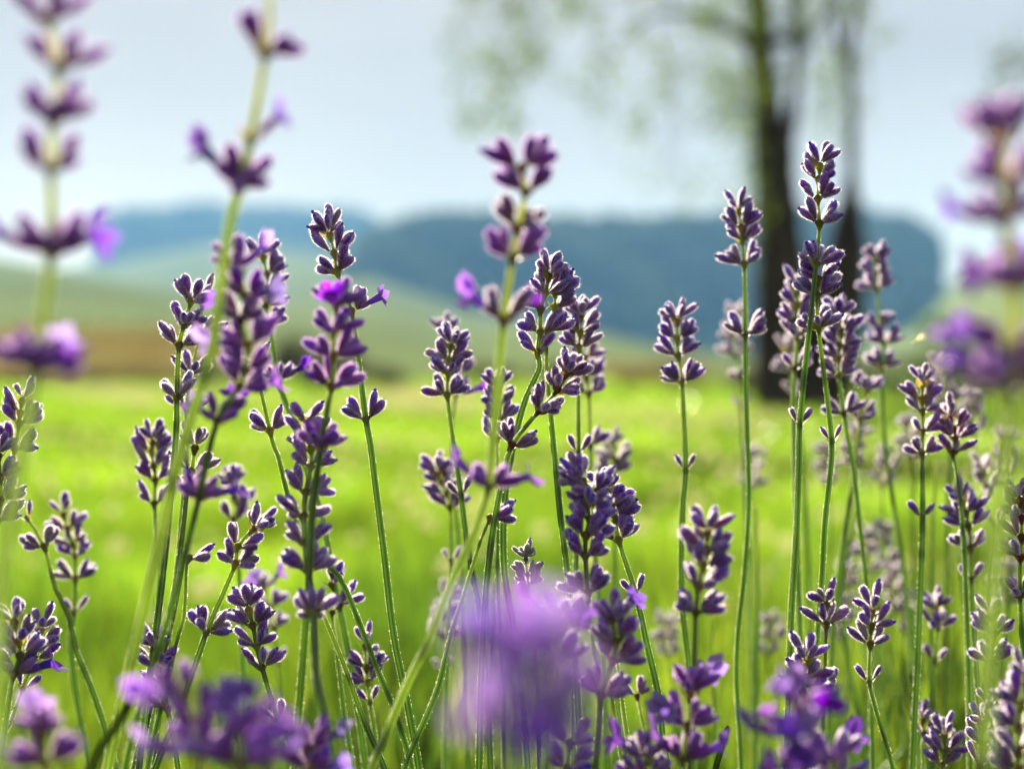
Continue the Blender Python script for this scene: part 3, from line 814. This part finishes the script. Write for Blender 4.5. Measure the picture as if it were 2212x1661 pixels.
sprig('sharp sprig tucked against the crowded one with a straight dark stalk', 1.0,
      [(1199, 630, 'R', 5), (1198, 664, 'R', 5), (1184, 714, 'R', 5)], [(1180, 780), (1184, 840), (1190, 900), (1195, 957), (1203, 1035), (1211, 1120), (1222, 1205), (1232, 1300), (1245, 1460), (1255, 1661)])
sprig('bent sprig leaning right with three rusty fans of fat buds', .985,
      [(1226, 806, 'F', 9), (1205, 842, 'F', 8), (1166, 886, 'F', 10), (1106, 961, 'S', 8)],
      [(1091, 1012), (1076, 1080), (1060, 1180), (1048, 1300), (1040, 1450), (1035, 1661)], kind='rust')
sprig('dark sprig with a single pair of fat buds on a long sloping stalk', .99,
      [(1059, 1118, 'R', 4)], [(1056, 1126), (1039, 1165), (1017, 1234), (1000, 1290), (975, 1365), (947, 1482), (922, 1545), (872, 1661)])
sprig('tallest sharp sprig on the right rising beside the tree trunk', 1.0,
      [(1771, 360, 'T', 7), (1769, 388, 'S', 7), (1766, 430, 'S', 7), (1770, 483, 'S', 7), (1763, 571, 'S', 9), (1727, 915, 'P', 2)],
      [(1725, 1004), (1720, 1154), (1714, 1241), (1708, 1344), (1706, 1432), (1702, 1540), (1698, 1661)])
sprig('sharp sprig crossing behind the tallest one, with a long bowed stalk', 1.01,
      [(1768, 604, 'S', 8), (1765, 638, 'S', 9), (1768, 708, 'F', 7), (1797, 952, 'P', 2)],
      [(1794, 1017), (1782, 1129), (1776, 1241), (1766, 1370), (1758, 1500), (1750, 1661)])
sprig('slim upright sprig left of the tree trunk with a lone lower whorl', 1.11,
      [(1596, 456, 'T', 6), (1600, 491, 'S', 5), (1603, 518, 'F', 6), (1608, 571, 'S', 8), (1610, 724, 'S', 7)],
      [(1611, 827), (1613, 890), (1618, 1079), (1608, 1239), (1594, 1370), (1591, 1470), (1597, 1570), (1601, 1661)])
sprig('pale blurred sprig close behind the slim one by the tree', 1.45,
      [(1588, 690, 'T', 6), (1585, 730, 'S', 6), (1590, 768, 'S', 6), (1598, 815, 'F', 5), (1600, 880, 'P', 3)], [(1606, 1000), (1612, 1130), (1620, 1300), (1630, 1661)], kind='pale')
sprig('neat sprig of four even whorls standing alone before the wooded hill', 1.11,
      [(1463, 694, 'T', 7), (1463, 732, 'S', 6), (1465, 768, 'S', 7), (1473, 825, 'S', 8), (1481, 1014, 'P', 2)],
      [(1476, 1079), (1472, 1204), (1474, 1314), (1488, 1440), (1500, 1661)])
sprig('dense cylindrical sprig left of the thick blurred stalk in the middle', 1.07,
      [(974, 748, 'T', 9), (970, 777, 'S', 8), (968, 808, 'F', 9), (966, 853, 'S', 8), (996, 1069, 'P', 4)],
      [(1004, 1135), (1018, 1230), (1032, 1294), (1050, 1450), (1060, 1661)])
sprig('purple blurred sprig peeping out behind the dense cylindrical one', 1.27,
      [(968, 722, 'T', 9), (982, 768, 'R', 5), (988, 808, 'R', 4), (985, 850, 'R', 3, 1)], [(976, 930), (985, 1100), (1000, 1300), (1010, 1661)])
sprig('sprig seen through the thick blurred stalk in the middle', 1.1,
      [(1076, 842, 'T', 8), (1078, 872, 'S', 8), (1080, 904, 'S', 8), (1072, 948, 'S', 5)], [(1075, 1010), (1076, 1130), (1075, 1250), (1085, 1450), (1090, 1661)])
sprig('compact sprig right of the crowded one, against the deep blue hill', 1.08,
      [(1254, 686, 'T', 8), (1254, 718, 'S', 7), (1250, 749, 'S', 8), (1249, 977, 'P', 4)],
      [(1248, 1040), (1246, 1130), (1243, 1300), (1240, 1480), (1240, 1661)])
sprig('blurred sprig whose lower whorls show beside the compact one', 1.22,
      [(1266, 772, 'S', 7), (1268, 815, 'S', 7), (1272, 850, 'S', 6), (1275, 962, 'R', 2)], [(1276, 1050), (1285, 1200), (1300, 1400), (1310, 1661)])
sprig('thick dark-and-lilac spike crowded with whorls in the middle of the picture', (.93, .93),
      [(1258, 1040, 'T', 11), (1281, 1062, 'S', 9), (1270, 1092, 'F', 9), (1274, 1121, 'S', 9), (1266, 1156, 'S', 9), (1264, 1200, 'S', 9), (1270, 1280, 'S', 10)],
      [(1274, 1330), (1290, 1430), (1297, 1520), (1285, 1661)])
sprig('sharp sprig peeping out at the right of the thick crowded spike', 1.0,
      [(1312, 1062, 'T', 6), (1322, 1090, 'R', 5), (1328, 1119, 'R', 5), (1336, 1166, 'S', 7), (1373, 1282, 'P', 2)],
      [(1398, 1395), (1421, 1495), (1430, 1578), (1442, 1661)])
sprig('lilac-edged blurred spike standing low before the lawn, right of centre', .86,
      [(1528, 1152, 'T', 6), (1527, 1188, 'S', 6), (1520, 1222, 'S', 7), (1510, 1266, 'S', 9), (1503, 1322, 'S', 8)], [(1502, 1380), (1498, 1460), (1494, 1560), (1490, 1661)])
sprig('sharp nodding sprig leaning right with hairy white-rimmed buds', 1.0,
      [(547, 1143, 'T', 9), (514, 1180, 'S', 5), (509, 1217, 'S', 8), (446, 1364, 'S', 8)],
      [(436, 1395), (411, 1465), (385, 1540), (335, 1661)])
sprig('sharp dark spike leaning left with a lone pair of buds under it', 1.0,
      [(538, 1318, 'T', 7), (546, 1350, 'S', 7), (554, 1394, 'F', 6), (566, 1441, 'S', 5), (601, 1554, 'P', 2)], [(620, 1590), (640, 1640), (650, 1690)])
sprig('small slender spike low on the lawn right of the leaning dark one', 1.08,
      [(788, 1394, 'T', 4), (792, 1441, 'S', 7), (794, 1472, 'S', 6), (799, 1516, 'P', 3)], [(806, 1560), (812, 1600), (826, 1661)], size=.95)
sprig('lone dark bud on a curving stalk at the left', 1.0,
      [(410, 1204, 'R', 2)], [(404, 1215), (401, 1275), (397, 1334), (386, 1370), (356, 1495), (326, 1620), (318, 1661)])
sprig('low dark sprig tangled among the crossing stalks at the left', 1.0,
      [(334, 1404, 'T', 6), (340, 1442, 'S', 5), (350, 1476, 'F', 4), (362, 1530, 'L', 2)], [(372, 1580), (385, 1661)])
sprig('sharp sprig at the left edge below the big blurred whorl', 1.03,
      [(48, 866, 'T', 4), (44, 892, 'S', 5), (42, 914, 'S', 5), (33, 968, 'S', 7)], [(24, 996), (14, 1030), (0, 1090), (-25, 1250), (-40, 1450), (-45, 1661)])
sprig('dark sprig cut by the left edge at mid height', .99,
      [(-4, 985, 'T', 6), (0, 1030, 'R', 5), (2, 1080, 'R', 5), (-6, 1125, 'R', 5)], [(-10, 1200), (-20, 1400), (-25, 1661)])
sprig('blurred sprig with staggered buds right of the sloping left stalk', 1.2,
      [(137, 1112, 'T', 3), (146, 1141, 'S', 4), (158, 1176, 'S', 4), (162, 1200, 'S', 5), (163, 1250, 'S', 6), (160, 1322, 'P', 2)], [(152, 1380), (163, 1495), (191, 1646), (195, 1661)])
sprig('sloping stalk crossing the left foreground with one dark whorl', 1.1,
      [(58, 1118, 'P', 1), (95, 1180, 'S', 6)], [(120, 1272), (150, 1334), (161, 1395), (196, 1482), (218, 1545), (250, 1661)])
sprig('tall-budded sprig near the left edge low down', .94,
      [(31, 1345, 'T', 5), (40, 1385, 'S', 5), (44, 1415, 'S', 5), (30, 1455, 'F', 5, 2)], [(20, 1510), (8, 1600), (0, 1661)])
sprig('little forked spike beside the low left-edge sprig, with a leaning stalk', 1.0,
      [(88, 1362, 'T', 4), (84, 1390, 'S', 4), (74, 1420, 'S', 3), (50, 1486, 'P', 2)], [(38, 1520), (18, 1570), (0, 1600), (-25, 1661)], size=.95)
sprig('blurred sprig of five small whorls left of the leaning thick stalk', 1.13,
      [(330, 956, 'T', 6), (328, 974, 'S', 5), (332, 1006, 'S', 5), (336, 1036, 'S', 5), (333, 1087, 'S', 5)], [(338, 1140), (345, 1230), (340, 1400), (320, 1661)])
sprig('blurred pale sprig above the sharp nodding one', 1.22,
      [(505, 1052, 'T', 8), (516, 1088, 'S', 7), (504, 1121, 'S', 5)], [(512, 1180), (520, 1300), (525, 1450), (530, 1661)])
sprig('sharp stalk with one whorl of narrow buds under the blurred purple mass', 1.0,
      [(550, 783, 'F', 2, 0, 'pale'), (583, 930, 'S', 7)], [(592, 965), (601, 985), (621, 1067), (640, 1125), (690, 1205), (732, 1244), (779, 1352), (820, 1457), (852, 1533), (890, 1661)])
sprig('crooked sprig behind the blurred purple mass with a tiny open flower', 1.12,
      [(568, 556, 'T', 7), (576, 592, 'R', 5), (576, 622, 'R', 5), (574, 662, 'S', 5), (582, 702, 'R', 4), (600, 822, 'S', 6, 1)],
      [(611, 854), (636, 920), (660, 1010), (694, 1110), (720, 1250), (760, 1450), (790, 1661)])
sprig('blurred sprig with lilac halos in front of the tall sharp one', (.84, .92),
      [(726, 657, 'F', 7, 1), (720, 714, 'F', 8), (720, 768, 'S', 8), (716, 833, 'S', 8), (692, 964, 'F', 7)],
      [(688, 1000), (679, 1067), (673, 1130), (668, 1240), (657, 1395), (641, 1595), (636, 1661)], kind='violet')
sprig('long sprig of many wide whorls stacked behind a dark stalk, left of centre', (.96, .80),
      [(662, 910, 'F', 6), (664, 945, 'S', 5), (671, 970, 'S', 5), (672, 1006, 'S', 5), (661, 1062, 'S', 9), (656, 1114, 'S', 8), (660, 1172, 'S', 9), (666, 1232, 'S', 9), (677, 1325, 'F', 9)],
      [(680, 1380), (684, 1470), (705, 1556), (720, 1661)])
sprig('stalk with small purple whorls right of the many-whorled sprig', 1.08,
      [(716, 1262, 'R', 4), (734, 1306, 'R', 3), (718, 1322, 'P', 1)], [(724, 1380), (733, 1450), (746, 1560), (764, 1661)])
sprig('small woolly green young spike before the purple bloom', 1.0,
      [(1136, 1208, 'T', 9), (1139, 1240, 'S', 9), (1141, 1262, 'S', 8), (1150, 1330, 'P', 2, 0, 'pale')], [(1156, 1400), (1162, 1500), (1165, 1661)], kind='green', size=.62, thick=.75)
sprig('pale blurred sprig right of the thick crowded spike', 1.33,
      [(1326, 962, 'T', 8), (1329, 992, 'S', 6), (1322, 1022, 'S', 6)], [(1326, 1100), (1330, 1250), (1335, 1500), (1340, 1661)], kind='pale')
sprig('blurred two-tone sprig left of the pair of narrow buds, mid lawn', 1.2,
      [(947, 1022, 'T', 6), (953, 1042, 'S', 5), (964, 1066, 'S', 5), (972, 1095, 'S', 5), (974, 1212, 'P', 2)], [(972, 1300), (965, 1450), (960, 1661)])
sprig('faint pale sprig behind the long sloping stalks left of the purple bloom', 1.35,
      [(968, 1290, 'T', 6), (962, 1330, 'S', 6), (958, 1372, 'S', 6), (955, 1450, 'P', 3)], [(960, 1540), (965, 1661)], kind='pale')
sprig('pale blurred sprig with open flowers behind the leaning dark spike', 1.3,
      [(568, 1272, 'F', 3, 3), (582, 1312, 'S', 6), (592, 1356, 'S', 5), (600, 1428, 'P', 2)], [(606, 1500), (620, 1661)])
# right-hand side
sprig('sharp blue-violet sprig on the right with a lone pair under it', 1.1,
      [(1993, 832, 'T', 5), (1992, 862, 'S', 5), (1993, 888, 'S', 7), (1993, 933, 'S', 5), (1992, 980, 'S', 6), (1993, 1117, 'P', 4)],
      [(1991, 1198), (1982, 1421), (1971, 1650)])
sprig('rust-coloured sprig leaning against the blue-violet one', 1.1,
      [(2052, 905, 'T', 4), (2060, 926, 'S', 4), (2063, 947, 'S', 5), (2059, 977, 'S', 5)], [(2064, 1010), (2072, 1060), (2078, 1120), (2084, 1230), (2090, 1400), (2095, 1661)], kind='rust')
sprig('blurred sprig with staggered pale-edged whorls under the rusty one', 1.12,
      [(2078, 1084, 'T', 5), (2086, 1108, 'S', 6), (2092, 1136, 'S', 6), (2096, 1182, 'S', 6), (2098, 1250, 'P', 2)], [(2101, 1320), (2107, 1400), (2115, 1520), (2125, 1661)])
sprig('dense blurred sprig just right of the crossing sharp stalks', 1.15,
      [(1812, 690, 'T', 8), (1817, 716, 'S', 7), (1815, 746, 'S', 8), (1812, 776, 'S', 8), (1812, 811, 'S', 8), (1823, 893, 'S', 6)],
      [(1834, 960), (1844, 1015), (1859, 1148), (1875, 1300), (1885, 1661)])
sprig('mauve blurred sprig standing tall between the tree and the right edge', 1.32,
      [(1893, 562, 'T', 11), (1892, 592, 'S', 9), (1895, 624, 'S', 8), (1901, 708, 'S', 9), (1910, 742, 'S', 10), (1905, 792, 'S', 9)],
      [(1906, 870), (1912, 960), (1925, 1060), (1945, 1180), (1965, 1350), (1985, 1661)])
sprig('small blurred sprig of two whorls below the mauve one', 1.24,
      [(1873, 842, 'F', 8), (1858, 906, 'S', 7)], [(1848, 980), (1836, 1080), (1818, 1200), (1800, 1350), (1790, 1661)])
sprig('pale blurred sprig above the rusty one', 1.42,
      [(2035, 800, 'T', 6), (2038, 838, 'S', 6), (2042, 870, 'S', 6), (2055, 940, 'P', 4)], [(2050, 1050), (2045, 1250), (2040, 1661)], kind='pale')
sprig('very pale blurred sprig half hidden by the blue-violet one', 1.5,
      [(1962, 925, 'T', 7), (1966, 958, 'S', 6), (1970, 990, 'S', 5)], [(1972, 1100), (1975, 1300), (1980, 1661)], kind='pale')
sprig('pale blurred sprig left of the crossing sharp stalks by the trunk', 1.42,
      [(1700, 756, 'T', 6), (1706, 800, 'S', 4), (1714, 850, 'P', 3)], [(1730, 960), (1742, 1150), (1750, 1400), (1755, 1661)], kind='pale')
sprig('lilac-rimmed sprig just behind the tall sharp stalk by the trunk', 1.16,
      [(1722, 628, 'T', 7), (1722, 660, 'S', 7), (1718, 694, 'S', 7), (1722, 726, 'S', 8), (1717, 795, 'S', 5)], [(1713, 860), (1716, 1000), (1722, 1200), (1730, 1450), (1735, 1661)])
sprig('small sharp upright spike low on the right, between two tall stalks', 1.0,
      [(1785, 1306, 'T', 5), (1785, 1348, 'S', 4), (1781, 1486, 'R', 2)], [(1778, 1560), (1776, 1661)], size=.95)
sprig('greyish sharp spike with a lone pair beneath, low on the right', 1.03,
      [(1883, 1322, 'T', 5), (1882, 1352, 'S', 5), (1880, 1391, 'S', 4), (1878, 1472, 'P', 2)], [(1886, 1510), (1897, 1550), (1929, 1661)])
sprig('blurred clustered sprig low on the right behind the greyish spike', 1.2,
      [(2022, 1318, 'T', 7), (2027, 1354, 'S', 6), (2020, 1426, 'P', 2)], [(2018, 1500), (2016, 1661)])
sprig('grey-violet sprig seen behind the blurred dark stalk low on the right', 1.06,
      [(2142, 1330, 'T', 4, 0, 'pale'), (2147, 1366, 'S', 6), (2140, 1428, 'S', 6), (2138, 1520, 'P', 3)], [(2146, 1580), (2158, 1661)])
sprig('smooth-budded spike at the bottom right under the grey-violet sprig', 1.0,
      [(2124, 1568, 'T', 5), (2123, 1606, 'S', 5), (2117, 1650, 'P', 3)], [(2116, 1680), (2114, 1720)])
sprig('stubby sprig of few buds at the bottom right', 1.12, [(1992, 1556, 'T', 4), (1996, 1584, 'S', 3)], [(1992, 1610), (1994, 1661)], size=.9)
sprig('plump little spike at the bottom right beside the stubby one', 1.08, [(2040, 1590, 'T', 5), (2041, 1622, 'S', 6), (2036, 1650, 'S', 5)], [(2036, 1690), (2036, 1740)])
sprig('rusty sprig cut by the right edge at mid height', 1.0,
      [(2203, 1082, 'T', 5), (2206, 1118, 'S', 6), (2207, 1160, 'S', 5), (2204, 1202, 'L', 4), (2203, 1286, 'F', 5)], [(2208, 1380), (2214, 1500), (2216, 1661)], kind='rust')
sprig('blurred sprig between the thick right stalk and the rusty sprig', 1.3,
      [(2126, 1018, 'T', 5), (2130, 1050, 'S', 5), (2120, 1080, 'S', 5), (2150, 1130, 'P', 3)], [(2140, 1250), (2140, 1450), (2145, 1661)], kind='pale')
sprig('dark blurred sprig at the bottom right corner', .84,
      [(2212, 1470, 'T', 6), (2205, 1520, 'L', 6), (2200, 1570, 'S', 8), (2198, 1620, 'S', 8), (2202, 1661, 'S', 6)], [(2205, 1720), (2208, 1800)])
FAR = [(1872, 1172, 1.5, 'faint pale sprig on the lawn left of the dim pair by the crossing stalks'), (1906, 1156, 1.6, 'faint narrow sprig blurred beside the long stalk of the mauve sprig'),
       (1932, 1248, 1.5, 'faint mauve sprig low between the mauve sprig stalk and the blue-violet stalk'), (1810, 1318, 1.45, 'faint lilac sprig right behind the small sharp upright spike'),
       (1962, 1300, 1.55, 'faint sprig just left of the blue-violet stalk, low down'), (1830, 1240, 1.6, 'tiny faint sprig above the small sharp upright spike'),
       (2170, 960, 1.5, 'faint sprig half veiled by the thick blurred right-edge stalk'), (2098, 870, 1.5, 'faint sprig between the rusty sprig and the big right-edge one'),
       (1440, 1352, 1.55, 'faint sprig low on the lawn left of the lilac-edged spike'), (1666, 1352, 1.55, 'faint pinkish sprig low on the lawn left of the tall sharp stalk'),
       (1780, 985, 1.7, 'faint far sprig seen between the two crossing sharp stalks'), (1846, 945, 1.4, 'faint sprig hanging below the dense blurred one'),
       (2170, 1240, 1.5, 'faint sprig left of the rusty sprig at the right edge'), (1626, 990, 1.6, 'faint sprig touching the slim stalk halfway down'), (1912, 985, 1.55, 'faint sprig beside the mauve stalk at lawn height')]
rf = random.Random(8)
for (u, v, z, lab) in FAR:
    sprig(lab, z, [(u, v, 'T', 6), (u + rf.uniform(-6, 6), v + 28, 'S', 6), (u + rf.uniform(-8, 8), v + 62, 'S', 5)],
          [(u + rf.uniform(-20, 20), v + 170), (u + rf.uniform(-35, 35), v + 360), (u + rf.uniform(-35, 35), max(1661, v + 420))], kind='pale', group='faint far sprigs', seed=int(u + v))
# blurred foreground
sprig('big blurred sprig up the left edge with widely spaced cups of purple', (.57, .6),
      [(104, 44, 'F', 7), (127, 148, 'S', 5), (114, 264, 'F', 8), (110, 368, 'S', 6), (110, 550, 'F', 8, 2), (77, 795, 'F', 9, 3)],
      [(62, 900), (37, 1047), (15, 1180), (0, 1350), (-10, 1661)], petals=(0, 1, 2), kind='violet', tint=(1.85, 1.48, 2.4), thick=1.2)
sprig('big blurred sprig with a thick pale stalk leaning across the left third', (.58, .88),
      [(588, -70, 'T', 5), (573, 114, 'S', 6), (541, 300, 'P', 0, 1), (521, 398, 'F', 9, 1)],
      [(500, 467), (486, 550), (477, 611), (460, 744), (433, 838), (402, 940), (375, 1034), (350, 1147), (318, 1284), (283, 1432), (246, 1595), (232, 1661)], petals=(0, 1), kind='violet', tint=(1.85, 1.48, 2.4), thick=1.2)
sprig('blurred purple mass of whorls crossing the leaning pale stalk', (.79, .86),
      [(516, 590, 'T', 5, 1), (530, 640, 'S', 6, 1), (520, 690, 'F', 6, 1, 'rust'), (535, 745, 'S', 7, 1), (528, 798, 'S', 8), (518, 834, 'S', 6, 1), (470, 908, 'F', 3, 2), (430, 1075, 'F', 5, 1)],
      [(410, 1160), (385, 1260), (350, 1380), (310, 1500), (270, 1661)], petals=(0, 1, 1), kind='violet')
sprig('blurred central sprig with a pale stalk and rusty cups of lilac', (.72, .88),
      [(1128, 362, 'S', 5), (1135, 414, 'S', 6), (1119, 492, 'S', 6, 0, 'rust'), (1108, 556, 'S', 6), (1088, 690, 'S', 5, 2, 'rust'), (1056, 1048, 'S', 4, 2)],
      [(1044, 1100), (1012, 1180), (970, 1270), (925, 1385), (885, 1465), (845, 1560), (802, 1661)], petals=(0, 1, 1), kind='violet', tint=(1.85, 1.48, 2.4), thick=1.2)
sprig('big blurred lilac sprig cut by the right edge', (.52, .56),
      [(2163, 306, 'T', 9), (2172, 394, 'S', 8), (2168, 480, 'S', 7, 1), (2192, 620, 'F', 8, 3), (2182, 760, 'S', 4, 2), (2180, 840, 'S', 7, 2)],
      [(2180, 930), (2165, 1060), (2150, 1250), (2135, 1450), (2130, 1661)], petals=(0, 2, 1), kind='violet', tint=(1.85, 1.48, 2.4), thick=1.2)
sprig('huge soft purple bloom in the nearest foreground at the bottom', .35,
      [(1140, 1430, 'F', 1, 8), (1165, 1525, 'F', 1, 8), (1130, 1630, 'F', 2, 8)], [(1110, 1800), (1105, 1950)], size=.68, petals=(1, 1, 0, 1), kind='violet')
sprig('vivid violet blurred bloom at the bottom right of centre', .7,
      [(1725, 1530, 'F', 3, 5), (1705, 1590, 'F', 6, 5), (1740, 1662, 'F', 7, 4)], [(1740, 1760), (1740, 1900)], size=.85, petals=(0, 2, 0, 1), kind='violet')
sprig('blurred sprig above the bottom-left bloom cluster', .66,
      [(400, 1500, 'T', 4, 1), (425, 1556, 'S', 6, 1), (430, 1622, 'S', 7, 1)], [(430, 1680), (430, 1780)], kind='violet')
sprig('blurred violet bloom cluster at the bottom left', .62,
      [(535, 1596, 'F', 6, 3), (520, 1655, 'S', 6, 2)], [(515, 1740), (510, 1850)], kind='violet')
sprig('soft blurred sprig in the bottom left corner', .66,
      [(92, 1590, 'T', 6, 1), (100, 1650, 'S', 7, 1)], [(100, 1730), (100, 1850)], kind='violet')
sprig('lilac blurred tip at the bottom beside the crossing stalks', .78,
      [(668, 1618, 'F', 5, 2), (672, 1664, 'S', 6, 1)], [(674, 1740), (676, 1850)], kind='violet')
sprig('blurred sprig with drooping whorls right of the huge purple bloom', .87,
      [(1322, 1338, 'F', 8, 1), (1330, 1385, 'S', 7), (1326, 1425, 'S', 7), (1300, 1500, 'S', 8)], [(1296, 1560), (1286, 1661)])
sprig('violet blurred sprig of two tiers under the lilac-edged spike', .84,
      [(1490, 1500, 'T', 8, 1), (1484, 1566, 'S', 9, 1), (1474, 1640, 'S', 9, 2)], [(1474, 1720), (1474, 1850)], kind='violet')
sprig('blurred bloom tip right next to the huge purple bloom', .8, [(1215, 1340, 'F', 6, 2), (1200, 1420, 'S', 5, 1)], [(1190, 1540), (1180, 1661)])
sprig('small blurred bloom at the bottom edge, right of the huge one', .88, [(1232, 1606, 'S', 5, 1), (1226, 1660, 'S', 6)], [(1224, 1740), (1222, 1850)])
sprig('low blurred bloom beside the vivid violet one, at the bottom edge', .8, [(1800, 1640, 'S', 6, 1), (1806, 1690, 'S', 6)], [(1806, 1780), (1806, 1900)])
sprig('low purple tip at the bottom edge, left of the two-tier sprig', .84, [(1392, 1650, 'T', 6, 1), (1396, 1690, 'S', 6)], [(1396, 1780), (1396, 1900)])
sprig('dark sharp sprig directly above the vivid violet bloom', .97, [(1740, 1430, 'T', 6), (1738, 1462, 'S', 5), (1735, 1495, 'S', 5)], [(1735, 1560), (1733, 1661)], size=1.05)
sprig('withered brown seed head low in the middle', 1.1, [(1376, 1502, 'S', 5)], [(1384, 1540), (1396, 1600), (1405, 1661)], kind='rust', size=.85)
# bare stalks
for (lab, z, pts) in [('bare dark stalk slanting left of the small slender spike', 1.0, [(694, 1317), (737, 1420), (787, 1558), (817, 1626), (830, 1661)]),
                      ('bare blurred green stalk behind the lilac-edged spike', 1.3, [(1536, 1300), (1540, 1440), (1545, 1600), (1548, 1661)]),
                      ('bare blurred green stalk right of the slim sprig by the tree', 1.3, [(1634, 1100), (1636, 1330), (1632, 1520), (1630, 1661)]),
                      ('bare blurred stalk low in the middle beside the withered head', 1.0, [(1318, 1480), (1330, 1560), (1345, 1661)]),
                      ('bare sharp stalk below the drooping whorls', 1.0, [(1335, 1440), (1350, 1560), (1366, 1661)]),
                      ('bare pale stalk between the low dark sprig and the leaning thick one', 1.02, [(402, 1180), (374, 1330), (330, 1500), (296, 1661)]),
                      ('bare blurred green stalk left of the small woolly spike', 1.15, [(1082, 1080), (1072, 1200), (1068, 1350), (1062, 1500), (1060, 1661)]),
                      ('bare blurred stalk on the far right lawn', 1.3, [(2020, 1000), (2015, 1150), (2012, 1400), (2008, 1661)])]:
    sprig(lab, z, [], pts, name='lavender_stalk', cat='stalk')
def grass_blade(label, pts, z, w, colr):
    P = spline([at(u, v, z * FOCUS) for u, v in pts], 6)
    last = P[-1]
    while P[-1].z > 0.03: P.append(P[-1] + Vector((0, 0.005, -min(.06, P[-1].z))))
    vs_, fs = [], []
    base = P[-1].copy(); n = len(P)
    for i, p in enumerate(P):
        ww = w * (min(1, (i / 5) ** .6 + .12)); q = p - base
        for x, y in ((-.5, 0), (-.2, .25), (0, .45), (.2, .25), (.5, 0), (0, .30)):
            vs_.append((q.x + x * ww, q.y + y * ww, q.z))
    for i in range(n - 1):
        for k in range(6):
            a = i * 6 + k; b = i * 6 + (k + 1) % 6; fs.append((a, b, b + 6, a + 6))
    o = bpy.data.objects.new('grass_blade', mesh_from('grass_blade', vs_, fs, [M_TALL], [colr] * len(vs_)))
    o.location = base; link(o); tag(o, label, 'grass blade')
grass_blade('short bright green grass blade curving up between the bottom blooms', [(1572, 1566), (1566, 1590), (1556, 1625), (1546, 1661), (1535, 1740)], .97, .0022, (.10, .17, .02))
grass_blade('broad blurred green blade crossing low on the left', [(300, 1480), (255, 1560), (215, 1620), (180, 1700)], .8, .003, (.12, .17, .03))
def seed_tuft():
    """a drifting plumed seed"""
    g = random.Random(2); c = at(1976, 737, 1.18 * FOCUS)
    vs_, fs = [], []
    ax = Vector((.85, 0, .5)).normalized()
    for i in range(60):
        d = (ax + Vector((g.uniform(-.35, .35), g.uniform(-.35, .35), g.uniform(-.35, .35)))).normalized(); sd = d.cross(Vector((g.uniform(-1, 1), 1, g.uniform(-1, 1)))).normalized() * .00006
        n = len(vs_); vs_ += [-sd, sd, d * g.uniform(.004, .0068)]; fs.append((n, n + 1, n + 2))
    tube(vs_, fs, [Vector((0, 0, 0)), -ax * .001, -ax * .002], [.00015, .0003, .0001], 6)
    o = bpy.data.objects.new('seed_tuft', mesh_from('seed_tuft', vs_, fs, [M_CLOVER])); o.location = c
    tag(link(o), 'tiny pale plumed seed drifting right of the mauve sprig', 'seed')
seed_tuft()
# ------------------------------------------------------------------ the air
def haze():
    x, y0, y1, z0, z1 = 2150, -60, 2660, -60, 175
    v = [(-x, y0, z0), (x, y0, z0), (x, y1, z0), (-x, y1, z0), (-x, y0, z1), (x, y0, z1), (x, y1, z1), (-x, y1, z1)]
    f = [(0, 3, 2, 1), (4, 5, 6, 7), (0, 1, 5, 4), (1, 2, 6, 5), (2, 3, 7, 6), (3, 0, 4, 7)]
    m = bpy.data.materials.new('haze'); m.use_nodes = True; t = m.node_tree; t.nodes.clear()
    out = t.nodes.new('ShaderNodeOutputMaterial'); pv = t.nodes.new('ShaderNodeVolumePrincipled')
    pv.inputs['Color'].default_value = (0.19, 0.46, 0.97, 1); pv.inputs['Absorption Color'].default_value = (1, 1, 1, 1)
    pv.inputs['Density'].default_value = 0.0005; pv.inputs['Anisotropy'].default_value = 0.0
    t.links.new(pv.outputs[0], out.inputs['Volume'])
    o = link(bpy.data.objects.new('haze', mesh_from('haze', v, f, [m], smooth=False)))
    tag(o, 'thin blue summer haze lying over the valley', 'haze', kind='stuff')
haze()
